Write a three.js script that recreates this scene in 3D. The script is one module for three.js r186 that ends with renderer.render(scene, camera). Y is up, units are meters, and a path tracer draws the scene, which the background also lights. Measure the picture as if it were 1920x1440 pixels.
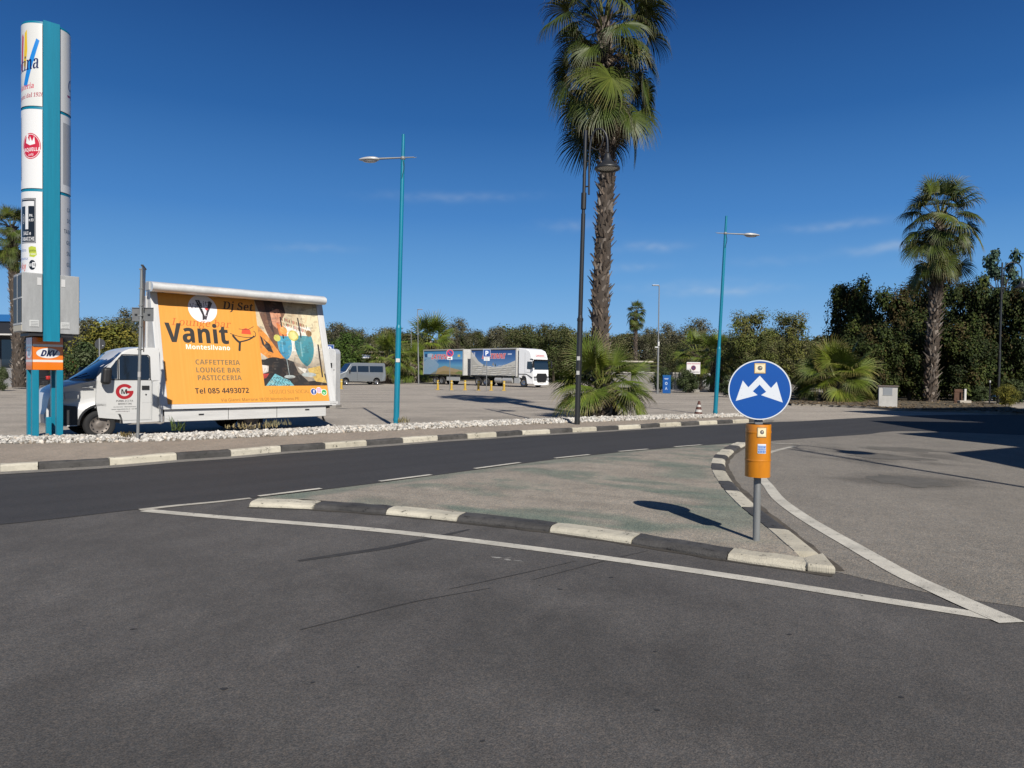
import * as THREE from 'three';
import { mergeGeometries, toCreasedNormals } from 'three/addons/utils/BufferGeometryUtils.js';
import { RoundedBoxGeometry } from 'three/addons/geometries/RoundedBoxGeometry.js';
import { TessellateModifier } from 'three/addons/modifiers/TessellateModifier.js';
import { createNoise2D } from 'simplex-noise';

// ------------------------------------------------------------------ camera, sky, sun, exposure
const scene = new THREE.Scene();
const EYE = 1.76, FPX = 1331;                                   // eye height; focal length of the 1920 x 1440 photograph
const camera = new THREE.PerspectiveCamera(2 * Math.atan(720 / FPX) * 180 / Math.PI, 4 / 3, 0.05, 4000);
camera.position.set(0, EYE, 0);
camera.rotation.order = 'YXZ';
camera.rotation.set(-0.01878, 0, 0.012);
camera.updateMatrixWorld();

const renderer = new THREE.WebGLRenderer({ antialias: true });
renderer.toneMapping = THREE.LinearToneMapping;
const EXPOSURE = 1.3;                                          // the photograph is exposed for the sunlit road, with deep shade
renderer.toneMappingExposure = EXPOSURE;
renderer.shadowMap.enabled = true;

const SUN_EL = 38.5 * Math.PI / 180, SUN_AZ = 17.6 * Math.PI / 180;   // azimuth: from straight behind the camera towards its right
const SUN = new THREE.Vector3(Math.sin(SUN_AZ) * Math.cos(SUN_EL), Math.sin(SUN_EL), Math.cos(SUN_AZ) * Math.cos(SUN_EL));
const sun = new THREE.DirectionalLight(new THREE.Color(1, 0.945, 0.86), 5);
sun.position.copy(SUN).multiplyScalar(90);
sun.target.position.set(0, 0, -25);
sun.position.add(sun.target.position);
sun.castShadow = true;
sun.shadow.radius = 1;
sun.shadow.mapSize.set(4096, 4096);
Object.assign(sun.shadow.camera, { left: -70, right: 70, top: 70, bottom: -70, near: 1, far: 260 });
scene.add(sun, sun.target);

let seed = 7;
function rnd() { seed = (seed + 0x6d2b79f5) | 0; let t = Math.imul(seed ^ (seed >>> 15), 1 | seed); t = (t + Math.imul(t ^ (t >>> 7), 61 | t)) ^ t; return ((t ^ (t >>> 14)) >>> 0) / 4294967296; }
const rr = (a, b) => a + (b - a) * rnd();
const n2 = createNoise2D(rnd), n2b = createNoise2D(rnd);
const clamp = (x, a = 0, b = 1) => Math.min(b, Math.max(a, x)), lerp = (a, b, t) => a + (b - a) * t;
const smooth = (a, b, x) => { const t = clamp((x - a) / (b - a)); return t * t * (3 - 2 * t); };
const V = (x, y, z) => new THREE.Vector3(x, y, z);

// clear autumn sky: deep blue overhead, paler low down, brighter round the sun, a few thin cirrus streaks
{
  const W = 2048, H = 1024, data = new Float32Array(W * H * 4);
  const stops = [[-90, .09, .11, .13], [-1, .12, .16, .22], [0, .31, .52, .77], [3, .235, .465, .76], [7, .14, .358, .69], [12, .069, .233, .562], [19, .0285, .129, .38], [27, .0145, .070, .242], [45, .010, .05, .165], [90, .007, .038, .13]];
  const streaks = [[16.5, 6.3, 3.6, .32, .27], [13.4, 6.9, 5, .35, .10], [11, 9.8, 2.2, .32, .22], [5, 11.6, 2.5, .4, .12], [28, 9.0, 2.6, .3, .3], [24.5, 10.8, 3, .25, .24], [-5, 13.6, 5, .3, .14], [-16, 9.2, 3, .25, .12], [9, 8.2, 2.5, .28, .14], [20, 8.5, 3, .3, .07], [31, 8, 2, .25, .15]];
  for (let k = 0; k < 26; k++) streaks.push([rr(45, 320), rr(4, 16), rr(2, 6), rr(.25, .5), rr(.08, .3)]);
  for (let j = 0; j < H; j++) {
    const el = ((j + .5) / H - .5) * 180;
    let k = 1; while (k < stops.length - 1 && stops[k][0] < el) k++;
    const a = stops[k - 1], b = stops[k], t = clamp((el - a[0]) / (b[0] - a[0]));
    for (let i = 0; i < W; i++) {
      const phi = ((i + .5) / W - .5) * 2 * Math.PI, ce = Math.cos(el * Math.PI / 180);
      const x = Math.cos(phi) * ce, y = Math.sin(el * Math.PI / 180), z = Math.sin(phi) * ce;
      const c = x * SUN.x + y * SUN.y + z * SUN.z, o = (j * W + i) * 4;
      const glow = .16 * Math.pow(clamp((c + 1) / 2), 10) + .5 * Math.pow(clamp(c), 90);
      const az = ((Math.atan2(x, -z) * 180 / Math.PI) + 360) % 360;                     // 0 straight ahead, positive to the right
      let m = 0;
      if (el > 1 && el < 22) for (const s of streaks) {
        let da = ((az - s[0] + 540) % 360) - 180;
        if (Math.abs(da) > s[2] * 2.6) continue;
        const de = el - s[1] - da * .03 - .16 * n2(az * .35, s[0]);
        m += 1.35 * s[4] * Math.exp(-(da * da) / (s[2] * s[2]) - (de * de) / (s[3] * s[3])) * (.62 + .38 * n2b(az * .8 + s[0], el * 5));
      }
      for (let q = 0; q < 3; q++) {
        let v = lerp(a[q + 1], b[q + 1], t) + glow * [.55, .55, .52][q] * (el > 0 ? 1 : .15);
        data[o + q] = lerp(v, [.55, .62, .7][q], clamp(m)) / EXPOSURE;
      }
      data[o + 3] = 1;
    }
  }
  const sky = new THREE.DataTexture(data, W, H, THREE.RGBAFormat, THREE.FloatType);
  sky.mapping = THREE.EquirectangularReflectionMapping;
  sky.magFilter = sky.minFilter = THREE.LinearFilter;
  sky.needsUpdate = true;
  scene.background = sky;
  scene.environment = sky;
}

// ------------------------------------------------------------------ helpers
const _q = camera.quaternion.clone();
const ray = (px, py) => V((px - 960) / FPX, (720 - py) / FPX, -1).applyQuaternion(_q);
const G = (px, py, h = 0) => { const r = ray(px, py), t = (h - EYE) / r.y; return V(r.x * t, h, r.z * t); };          // where a sight line meets a level plane
const AT = (px, py, d) => { const r = ray(px, py), t = d / -r.z; return V(r.x * t, EYE + r.y * t, r.z * t); };         // a point at a known depth
const used = {};
function numbered(name) { used[name] = (used[name] ?? -1) + 1; return used[name] ? name + '_' + String(used[name]).padStart(3, '0') : name; }
function tag(o, label, category, group, kind) {
  if (label) o.userData.label = label;
  if (category) o.userData.category = category;
  if (group) o.userData.group = group;
  if (kind) o.userData.kind = kind;
  return o;
}
function thing(name, label, category, pos = V(0, 0, 0), turn = 0, group) {
  const o = new THREE.Group();
  o.name = numbered(name); o.position.copy(pos); o.rotation.y = turn; scene.add(o);
  return tag(o, label, category, group);
}
function flat(g) { g = g.index ? g.toNonIndexed() : g; return g; }
function mg(list) {
  list = list.flat().map(flat);
  if (list.length === 1) return list[0];
  const col = list.every((g) => g.attributes.color);
  for (const g of list) {
    for (const k of Object.keys(g.attributes)) if (!['position', 'normal', 'uv'].includes(k) && !(col && k === 'color')) g.deleteAttribute(k);
    if (!g.attributes.normal) g.computeVertexNormals();
    if (!g.attributes.uv) g.setAttribute('uv', new THREE.BufferAttribute(new Float32Array(g.attributes.position.count * 2), 2));
    g.clearGroups?.();
  }
  return mergeGeometries(list);
}
function part(parent, name, geo, mat) {
  const m = new THREE.Mesh(Array.isArray(geo) ? mg(geo) : geo, mat);
  m.name = name; parent.add(m);
  return m;
}
function struct(name, geo, mat, label) {
  const m = new THREE.Mesh(Array.isArray(geo) ? mg(geo) : geo, mat);
  m.name = numbered(name); scene.add(m);
  return tag(m, label, null, null, 'structure');
}
function sub(parent, name) { const g = new THREE.Group(); g.name = name; parent.add(g); return g; }
const box = (w, h, d, x = 0, y = 0, z = 0) => new THREE.BoxGeometry(w, h, d).translate(x, y, z);
const rbox = (w, h, d, x = 0, y = 0, z = 0, r = .02, s = 2) => new RoundedBoxGeometry(w, h, d, s, Math.min(r, w / 2.01, h / 2.01, d / 2.01)).translate(x, y, z);
const cyl = (r0, r1, h, x = 0, y = 0, z = 0, s = 16) => new THREE.CylinderGeometry(r1, r0, h, s).translate(x, y + h / 2, z);   // r0 below, base at y
function bar(p, q, r0, r1 = r0, s = 10) {
  const d = q.clone().sub(p), L = d.length(), g = new THREE.CylinderGeometry(r1, r0, L, s);
  return g.applyQuaternion(new THREE.Quaternion().setFromUnitVectors(V(0, 1, 0), d.normalize())).translate((p.x + q.x) / 2, (p.y + q.y) / 2, (p.z + q.z) / 2);
}
const tube = (pts, r, s = 8, n = 24) => new THREE.TubeGeometry(new THREE.CatmullRomCurve3(pts), n, r, s, false);
function extr(pts, depth, bevel = 0, seg = 2) {      // outline in x, y; centred in z
  const g = new THREE.ExtrudeGeometry(pts instanceof THREE.Shape ? pts : new THREE.Shape(pts.map((p) => new THREE.Vector2(p[0], p[1]))), { depth: depth - 2 * bevel, bevelEnabled: bevel > 0, bevelSize: bevel, bevelThickness: bevel, bevelOffset: -bevel, bevelSegments: seg, curveSegments: 16 });
  return g.translate(0, 0, -depth / 2 + bevel);
}
function warp(g, f) {
  const p = g.attributes.position, v = V();
  for (let i = 0; i < p.count; i++) { v.fromBufferAttribute(p, i); f(v); p.setXYZ(i, v.x, v.y, v.z); }
  g.computeVertexNormals();
  return g;
}
// a thin plate following z = f(x, y), outline pts, standing `off` proud of the surface
function plate(pts, f, off, thick = .006, side = 1) {
  const sh = new THREE.ShapeGeometry(new THREE.Shape(pts.map((p) => new THREE.Vector2(p[0], p[1]))));
  const g = flat(sh), n = g.attributes.position.count, P = g.attributes.position, pos = [], v = (i, o) => [P.getX(i), P.getY(i), side * (f(P.getX(i), P.getY(i)) + o)];
  for (let i = 0; i < n; i += 3) { const a = [v(i, off), v(i + 1, off), v(i + 2, off)]; if (side < 0) a.reverse(); for (const q of a) pos.push(...q); }
  for (let i = 0; i < pts.length; i++) {
    const A = pts[i], B = pts[(i + 1) % pts.length], w = (q, o) => [q[0], q[1], side * (f(q[0], q[1]) + o)];
    const a = w(A, off), b = w(B, off), c = w(B, off - thick), d = w(A, off - thick);
    pos.push(...a, ...d, ...c, ...a, ...c, ...b);
  }
  const out = new THREE.BufferGeometry();
  out.setAttribute('position', new THREE.Float32BufferAttribute(pos, 3));
  out.computeVertexNormals();
  return out;
}
function quad(a, b, c, d, nu = 1, nv = 1) {        // a bottom-left, b bottom-right, c top-right, d top-left; uv 0..1
  const pos = [], uv = [], idx = [];
  for (let j = 0; j <= nv; j++) for (let i = 0; i <= nu; i++) {
    const p = a.clone().lerp(b, i / nu).lerp(d.clone().lerp(c, i / nu), j / nv);
    pos.push(p.x, p.y, p.z); uv.push(i / nu, j / nv);
  }
  for (let j = 0; j < nv; j++) for (let i = 0; i < nu; i++) { const k = j * (nu + 1) + i; idx.push(k, k + 1, k + nu + 2, k, k + nu + 2, k + nu + 1); }
  const g = new THREE.BufferGeometry();
  g.setAttribute('position', new THREE.Float32BufferAttribute(pos, 3));
  g.setAttribute('uv', new THREE.Float32BufferAttribute(uv, 2));
  g.setIndex(idx); g.computeVertexNormals();
  return g;
}
function uvPlanar(g, f) { const p = g.attributes.position, u = new Float32Array(p.count * 2); for (let i = 0; i < p.count; i++) { const [a, b] = f(p.getX(i), p.getY(i), p.getZ(i)); u[2 * i] = a; u[2 * i + 1] = b; } g.setAttribute('uv', new THREE.BufferAttribute(u, 2)); return g; }

// ------------------------------------------------------------------ textures and materials
function dataTex(size, f, srgb, metres) {
  const d = new Uint8Array(size * size * 4);
  for (let j = 0; j < size; j++) for (let i = 0; i < size; i++) { const c = f(i, j), o = (j * size + i) * 4; d[o] = c[0]; d[o + 1] = c[1]; d[o + 2] = c[2]; d[o + 3] = 255; }
  const t = new THREE.DataTexture(d, size, size);
  t.wrapS = t.wrapT = THREE.RepeatWrapping; t.magFilter = THREE.LinearFilter; t.minFilter = THREE.LinearMipmapLinearFilter; t.generateMipmaps = true;
  if (srgb) t.colorSpace = THREE.SRGBColorSpace;
  if (metres) t.repeat.set(1 / metres, 1 / metres);
  t.needsUpdate = true;
  return t;
}
function field(size, cells) {                       // tiling value noise, 0..1
  const g = Array.from({ length: cells * cells }, rnd);
  return (i, j) => {
    const x = i / size * cells, y = j / size * cells, x0 = Math.floor(x), y0 = Math.floor(y), fx = x - x0, fy = y - y0, a = (u, v) => g[((v % cells + cells) % cells) * cells + ((u % cells + cells) % cells)];
    const sx = fx * fx * (3 - 2 * fx), sy = fy * fy * (3 - 2 * fy);
    return lerp(lerp(a(x0, y0), a(x0 + 1, y0), sx), lerp(a(x0, y0 + 1), a(x0 + 1, y0 + 1), sx), sy);
  };
}
function grain(size, amount, speck, metres, warm = 0) {      // stone chippings in bitumen
  const a = field(size, size >> 1), b = field(size, size >> 2), c = field(size, size >> 4), e = field(size, 24);
  const h = new Float32Array(size * size);
  for (let j = 0; j < size; j++) for (let i = 0; i < size; i++) {
    let v = (a(i, j) - .5) * 1.15 + (b(i, j) - .5) * .55 + (c(i, j) - .5) * .16 + (e(i, j) - .5) * .14;
    if (rnd() < speck) v += rr(.3, .8); else if (rnd() < speck * 1.4) v -= rr(.2, .5);
    h[j * size + i] = v;
  }
  const t = dataTex(size, (i, j) => { const v = h[j * size + i], k = 168 * (1 + amount * v), w = (b(i, j) - .5) * warm; return [clamp(k * (1 + w), 0, 255), clamp(k, 0, 255), clamp(k * (1 - w), 0, 255)]; }, true, metres);
  const m = dataTex(size, (i, j) => { const v = clamp(128 + 110 * h[j * size + i], 0, 255); return [v, v, v]; }, false, metres);
  return [t, m];
}
const [fineTex, fineBump] = grain(1024, .40, .010, 2.3, .07);
const [roughTex, roughBump] = grain(1024, .40, .018, 2.9, .08);
const GAIN = 1 / .39;                              // the grain maps average about 0.39 in linear light
const PALE = .8;                                   // this exposure shows surfaces a quarter brighter
const std = (c, roughness = .6, more = {}) => new THREE.MeshStandardMaterial({ color: Array.isArray(c) ? new THREE.Color().setRGB(...c.map((x) => x * PALE)) : new THREE.Color(c), roughness, ...more });
const phys = (c, roughness = .5, more = {}) => new THREE.MeshPhysicalMaterial({ color: Array.isArray(c) ? new THREE.Color().setRGB(...c.map((x) => x * PALE)) : new THREE.Color(c), roughness, ...more });
const ground = (c, tex, bump, bs, rough = .92) => std(c.map((x) => x * GAIN), rough, { map: tex, bumpMap: bump, bumpScale: bs, vertexColors: true });

// blotchy wear map for painted and weathered surfaces
function wear(size, lo, hi, chips, tint, metres) {
  const a = field(size, 6), b = field(size, 20), c = field(size, 64), d = field(size, 200);
  return dataTex(size, (i, j) => {
    const v = .4 * a(i, j) + .3 * b(i, j) + .2 * c(i, j) + .1 * d(i, j);
    let k = lerp(lo, hi, v);
    const ch = .35 * b(i, j) + .4 * c(i, j) + .25 * d(i, j);
    if (ch < chips) k *= .55;
    return [k * tint[0], k * tint[1], k * tint[2]].map((x) => clamp(x, 0, 255));
  }, true, metres);
}
const paintWear = wear(512, 205, 262, .24, [1, .985, .945], 1.9);
const lineWear = wear(512, 200, 262, .2, [1, .99, .965], 1.3);
const darkWear = wear(512, 150, 262, .25, [1, .99, .97], 1.7);
const softWear = wear(512, 215, 262, 0, [1, 1, 1], 2.3);

function canvasTex(w, h, draw) {
  const c = document.createElement('canvas'); c.width = w; c.height = h;
  const g = c.getContext('2d'); draw(g, w, h);
  const t = new THREE.CanvasTexture(c); t.colorSpace = THREE.SRGBColorSpace; t.anisotropy = 8;
  return t;
}
const M = {
  white: phys([.72, .72, .705], .32, { clearcoat: .6, clearcoatRoughness: .15, map: softWear }),
  whiteMat: std([.68, .67, .645], .6, { map: softWear }),
  teal: phys([.0, .235, .36], .42, { clearcoat: .3, map: softWear }),
  orange: phys([.78, .26, .005], .35, { clearcoat: .4 }),
  steel: std([.34, .35, .36], .42, { metalness: .6 }),
  galv: std([.30, .31, .31], .55, { metalness: .35, map: softWear }),
  grey: std([.42, .43, .43], .55),
  dark: std([.02, .021, .023], .5),
  black: std([.012, .012, .013], .55),
  rubber: std([.014, .014, .015], .85),
  blackPole: phys([.018, .019, .02], .45, { clearcoat: .2 }),
  glass: phys([.012, .016, .02], .06, { clearcoat: 1, clearcoatRoughness: .03 }),
  chrome: std([.6, .6, .6], .2, { metalness: .95 }),
  yellow: std([.62, .40, .05], .5, { map: softWear }),
  red: std([.42, .02, .018], .45),
  concrete: std([.33, .31, .28], .88, { map: softWear }),
  lens: phys([.45, .46, .48], .12, { clearcoat: 1 }),
  silver: phys([.30, .32, .33], .33, { metalness: .55, clearcoat: .7, clearcoatRoughness: .12 }),
};
// ------------------------------------------------------------------ the ground and the roads
const line = (pts, h = 0) => pts.map((p) => G(p[0], p[1], p[2] ?? h));
function resample(P, n) {
  const c = new THREE.CatmullRomCurve3(P, false, 'centripetal'); c.arcLengthDivisions = 800;
  return c.getSpacedPoints(n);
}
function offsetLine(P, d, dy = 0) {                 // to the left of the direction of travel when d > 0
  return P.map((p, i) => {
    const a = P[Math.max(0, i - 1)], b = P[Math.min(P.length - 1, i + 1)], t = b.clone().sub(a).setY(0).normalize();
    return V(p.x + t.z * d, p.y + dy, p.z - t.x * d);
  });
}
function colored(g, f) {
  const p = g.attributes.position, c = new Float32Array(p.count * 3);
  for (let i = 0; i < p.count; i++) { const k = f(p.getX(i), p.getZ(i), p.getY(i)); if (typeof k === 'number') c.fill(k, 3 * i, 3 * i + 3); else c.set(k, 3 * i); }
  g.setAttribute('color', new THREE.BufferAttribute(c, 3));
  return g;
}
const metreUV = (g) => uvPlanar(g, (x, y, z) => [x, -z]);
function ribbon(A, B, n, m, f) {                    // strip between two lines, n steps along, m across
  A = resample(A, n); B = resample(B, n);
  const pos = [], idx = [];
  for (let i = 0; i <= n; i++) for (let j = 0; j <= m; j++) { const p = A[i].clone().lerp(B[i], j / m); if (f) p.y += f(j / m, i / n); pos.push(p.x, p.y, p.z); }
  for (let i = 0; i < n; i++) for (let j = 0; j < m; j++) { const k = i * (m + 1) + j; idx.push(k, k + m + 1, k + m + 2, k, k + m + 2, k + 1); }
  const g = new THREE.BufferGeometry();
  g.setAttribute('position', new THREE.Float32BufferAttribute(pos, 3)); g.setIndex(idx); g.computeVertexNormals();
  if (g.attributes.normal.getY(0) < 0) { for (let i = 0; i < idx.length; i += 3) [idx[i + 1], idx[i + 2]] = [idx[i + 2], idx[i + 1]]; g.setIndex(idx); g.computeVertexNormals(); }
  return metreUV(g);
}
function sheet(P, y, edge, its = 9) {               // polygon in plan, cut fine enough for its colours
  const s = new THREE.ShapeGeometry(new THREE.Shape(P.map((p) => new THREE.Vector2(p.x, -p.z))));
  let g = flat(s); g.deleteAttribute('uv');
  g = new TessellateModifier(edge, its).modify(g);
  g.rotateX(-Math.PI / 2).translate(0, y, 0);
  const n = g.attributes.position.count, N = new Float32Array(n * 3); for (let i = 0; i < n; i++) N[3 * i + 1] = 1;
  g.setAttribute('normal', new THREE.BufferAttribute(N, 3));
  return metreUV(g);
}
function grid(xs, zs, y) {
  const pos = [], idx = [], w = xs.length;
  for (const z of zs) for (const x of xs) pos.push(x, y, z);
  for (let j = 0; j < zs.length - 1; j++) for (let i = 0; i < w - 1; i++) { const k = j * w + i; idx.push(k, k + w + 1, k + w, k, k + 1, k + w + 1); }
  const g = new THREE.BufferGeometry();
  g.setAttribute('position', new THREE.Float32BufferAttribute(pos, 3)); g.setIndex(idx); g.computeVertexNormals();
  if (g.attributes.normal.getY(0) < 0) { for (let i = 0; i < idx.length; i += 3) [idx[i + 1], idx[i + 2]] = [idx[i + 2], idx[i + 1]]; g.setIndex(idx); g.computeVertexNormals(); }
  return metreUV(g);
}
const fbm = (f, x, z) => f(x, z) * .55 + f(x * 2.1 + 7, z * 2.1) * .3 + f(x * 4.3, z * 4.3 + 3) * .15;

struct('ground', colored(grid([-1500, -300, -120, -60, 60, 120, 300, 1500], [1500, 200, 40, -40, -100, -160, -400, -1500], -.06), () => 1), ground([.13, .115, .075], roughTex, roughBump, .01));

// the near carriageway
const xs = [], zs = [];
for (let i = -90; i <= 90; i++) xs.push(Math.sign(i) * (Math.abs(i) * .13 + Math.pow(Math.abs(i) / 90, 4) * 34));
for (let j = 0; j <= 110; j++) zs.push(6 - j * .13 - Math.pow(j / 110, 3) * 24);
const D1 = V(.914, 0, .405);                         // the way the traffic runs past the island
const along = (x, z) => x * D1.x + z * D1.z, across = (x, z) => -x * D1.z + z * D1.x;
struct('road', colored(grid(xs, zs, 0), (x, z) => {
  const u = along(x, z), v = across(x, z);
  let k = 1 + .16 * fbm(n2, x * .16, z * .16) + .19 * fbm(n2b, u * .1, v * 1.3) + .07 * n2(x * 1.1, z * 1.1) + .06 * n2b(x * 3.1, z * 3.1) - .1 * smooth(.15, .5, n2b(u * .16 + 20, v * 2.6));
  k *= 1 - .2 * Math.exp(-Math.pow((v + 2.0 + .12 * n2(u * .3, 4)) / .42, 2)) * (.6 + .4 * n2(u * .4, 1));
  k *= 1 - .22 * Math.exp(-Math.pow((v + 4.35 + .1 * n2(u * .3, 9)) / .5, 2)) * (.6 + .4 * n2b(u * .35, 2));
  k *= 1 + .09 * Math.exp(-Math.pow((v + 3.2) / .55, 2));
  const ra = Math.hypot(x - 5, z + 9), an = Math.atan2(z + 9, x - 5);
  k *= 1 + .10 * n2(ra * 1.5, an * 1.6 + 3) * smooth(9, 3, Math.abs(z + 3) + Math.abs(x) * .5) + .05 * n2b(ra * 4.6, an * 2.2);
  k *= 1 - .2 * smooth(-6.2, -3.2, z);
  const patch = smooth(.18, .42, fbm(n2b, x * .5 + 30, z * .5)) * smooth(-4.6, -3.4, z);
  k *= 1 - .16 * patch; k *= 1 - .2 * smooth(.15, .5, fbm(n2, x * 1.3 + 50, z * 1.3)) * smooth(-4.2, -3, z) * smooth(1.5, -1.5, x);
  return [k * 1.0, k * (1 - .012 * patch), k * (1 - .02 * patch)];
}), ground([.086, .080, .0755], fineTex, fineBump, .004));

// the kerb line on the far side of the road
const kerbPx = [[0, 886], [72, 882], [208, 874], [330, 864], [433, 857], [528, 848.5], [609, 843], [688, 837], [755, 832], [820, 827], [876, 823.5], [932, 820], [980, 816.5], [1031, 814], [1075, 811.5], [1120, 809], [1160, 806.5], [1201, 804], [1238, 801.5], [1277, 799.5], [1311, 797.5], [1345, 796], [1374, 794.5], [1405, 793]];
const kerbRaw = line(kerbPx);
const k0 = kerbRaw[0].clone().sub(kerbRaw[3]).setY(0).normalize();
for (let i = 1; i <= 7; i++) kerbRaw.unshift(line([kerbPx[0]])[0].addScaledVector(k0, i * 1.06));
{ const e = kerbRaw[kerbRaw.length - 1]; kerbRaw.push(e.clone().add(V(.72, 0, -.75)), e.clone().add(V(1.2, 0, -1.75))); }
const kerbCurve = resample(kerbRaw, 600);
const nearest = (p) => { let b = 0, d = 1e9; kerbCurve.forEach((q, i) => { const e = q.distanceToSquared(p); if (e < d) { d = e; b = i; } }); return b; };
const cuts = kerbRaw.map(nearest);
const kerbPaint = { w: [[.61, .585, .515], [.54, .515, .45], [.64, .615, .55]].map((c) => std(c, .72, { map: paintWear, bumpMap: roughBump, bumpScale: .006 })), k: [[.088, .085, .084], [.105, .1, .097], [.075, .073, .073]].map((c) => std(c, .75, { map: darkWear, bumpMap: roughBump, bumpScale: .006 })), c: std([.31, .28, .235], .9, { map: softWear }) };
// a kerbstone swept along a piece of line: profile is [across, up] pairs from the road side round to the back
function kerbStone(P, prof, gap = .006) {
  const L = P.map((p) => p.clone()), n = L.length, a = L[1].clone().sub(L[0]).normalize(), b = L[n - 1].clone().sub(L[n - 2]).normalize();
  L[0].addScaledVector(a, gap); L[n - 1].addScaledVector(b, -gap);
  const pos = [], uv = [], idx = [], m = prof.length;
  let s = rr(0, 5); const vs = rr(0, 5);
  for (let i = 0; i < n; i++) {
    if (i) s += L[i].distanceTo(L[i - 1]);
    const t = L[Math.min(n - 1, i + 1)].clone().sub(L[Math.max(0, i - 1)]).setY(0).normalize();
    let w = vs;
    prof.forEach(([o, y], j) => { if (j) w += Math.hypot(o - prof[j - 1][0], y - prof[j - 1][1]); const e = j && j < m - 1 ? .007 * n2(s * 3.1 + vs * 9, j * 1.7) + .003 * n2b(s * 11, j * 3 + vs) : 0; pos.push(L[i].x + t.z * (o + e), L[i].y + y + e * .7, L[i].z - t.x * (o + e)); uv.push(s, w); });
  }
  for (let i = 0; i < n - 1; i++) for (let j = 0; j < m - 1; j++) { const k = i * m + j; idx.push(k, k + m, k + m + 1, k, k + m + 1, k + 1); }
  for (let j = 1; j < m - 1; j++) { idx.push(0, j, j + 1); const e = (n - 1) * m; idx.push(e, e + j + 1, e + j); }
  const g = new THREE.BufferGeometry();
  g.setAttribute('position', new THREE.Float32BufferAttribute(pos, 3)); g.setAttribute('uv', new THREE.Float32BufferAttribute(uv, 2)); g.setIndex(idx);
  const f = flat(g); f.computeVertexNormals();
  return f;
}
{
  const kerb = tag(new THREE.Group(), 'long kerb of alternating white and dark painted stones along the far pavement', null, null, 'structure');
  kerb.name = 'kerb'; scene.add(kerb);
  for (let i = 0; i < cuts.length - 1; i++) {
    const a = cuts[i], b = cuts[i + 1], n = Math.max(2, Math.min(10, b - a)), P = [];
    for (let k = 0; k <= n; k++) P.push(kerbCurve[Math.round(lerp(a, b, k / n))].clone());
    const dy = rr(-.006, .006), dx = rr(-.008, .008), white = (i - 7 + 40) % 2 === 0, pick = Math.floor(rnd() * 3);
    part(kerb, 'kerb_stone', kerbStone(P, [[.0 + dx, -.05], [.012 + dx, .105 + dy], [.04 + dx, .132 + dy], [.16, .136 + dy], [.165, -.05]]), (white ? kerbPaint.w : kerbPaint.k)[pick]);
  }
  struct('gutter', colored(ribbon(offsetLine(kerbCurve, -.33, .012), offsetLine(kerbCurve, .01, .014), 160, 2), (x, z) => 1 + .15 * fbm(n2, x * .9, z * .9)), ground([.20, .186, .165], roughTex, roughBump, .01), 'narrow pale concrete gutter between the dark asphalt and the far kerb');
}
// gravel bed and pavement
const bedFront = line([[0, 832], [257, 828], [467, 820], [640, 811.3], [860, 801.5], [1027, 794], [1191, 788], [1355, 782.5], [1396, 780.5]], .14);
{ const d = bedFront[0].clone().sub(bedFront[1]).setY(0).normalize(); bedFront.unshift(bedFront[0].clone().addScaledVector(d, 6)); }
const bf = resample(bedFront, 240), bedBack = offsetLine(bf, 1).map((p, i) => bf[i].clone().lerp(p, (1.45 + .12 * n2(i * .05, 3)) * smooth(1.02, .86, i / 240) + .05).setY(.03));
struct('pavement', colored(ribbon(offsetLine(kerbCurve, .155, .128).slice(0, 596), offsetLine(bf, .15, 0).map((p) => p.setY(.138)), 220, 7), (x, z) => { const k = 1 + .13 * fbm(n2, x * .45, z * .45) + .07 * n2b(x * 2.1, z * 2.1); return [k, k * .985, k * .96]; }), ground([.29, .248, .203], roughTex, roughBump, .006), 'sandy beige pavement strip between the painted kerb and the white stones');
const bedTop = (w) => .11 * Math.pow(Math.sin(Math.PI * clamp(w, .02, .98)), .7);
struct('gravel_bed', colored(ribbon(bf.map((p) => p.clone().setY(.125)), bedBack, 200, 8, bedTop), (x, z) => 1 + .2 * n2(x * 3, z * 3)), ground([.2, .17, .13], roughTex, roughBump, .006), 'low earth mound under the white stones');
{
  let g = new THREE.IcosahedronGeometry(1, 1);
  g = warp(g, (v) => v.multiplyScalar(1 + .26 * n2(v.x * 1.3 + 3, v.y * 1.4 + v.z)));
  const N = 28000, stones = new THREE.InstancedMesh(g, std([.58, .555, .51], .8), N), o = new THREE.Object3D(), c = new THREE.Color();
  for (let k = 0; k < N; k++) {
    const s = Math.pow(rnd(), .85) * 239, i = Math.floor(s), w = clamp(.5 + (rnd() + rnd() - 1) * .62), p = bf[i].clone().lerp(bf[i + 1], s - i), q = bedBack[i].clone().lerp(bedBack[i + 1], s - i);
    p.setY(.125).lerp(q, w);
    const r = rr(.017, .038) * (rnd() < .08 ? 1.4 : 1);
    o.position.set(p.x, p.y + bedTop(w) + r * rr(.1, .8), p.z); o.rotation.set(rr(0, 6), rr(0, 6), rr(0, 6)); o.scale.set(r * rr(.8, 1.5), r * rr(.6, .9), r);
    o.updateMatrix(); stones.setMatrixAt(k, o.matrix);
    const t = rr(.5, 1.15), warm = rnd() < .2 ? rr(.8, .95) : 1; c.setRGB(t, t * lerp(1, warm, .5), t * warm); if (rnd() < .1) c.multiplyScalar(.45);
    stones.setColorAt(k, c);
  }
  stones.name = 'gravel'; scene.add(tag(stones, 'bed of loose white stones along the back of the pavement', 'gravel', null, 'stuff'));
}
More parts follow.
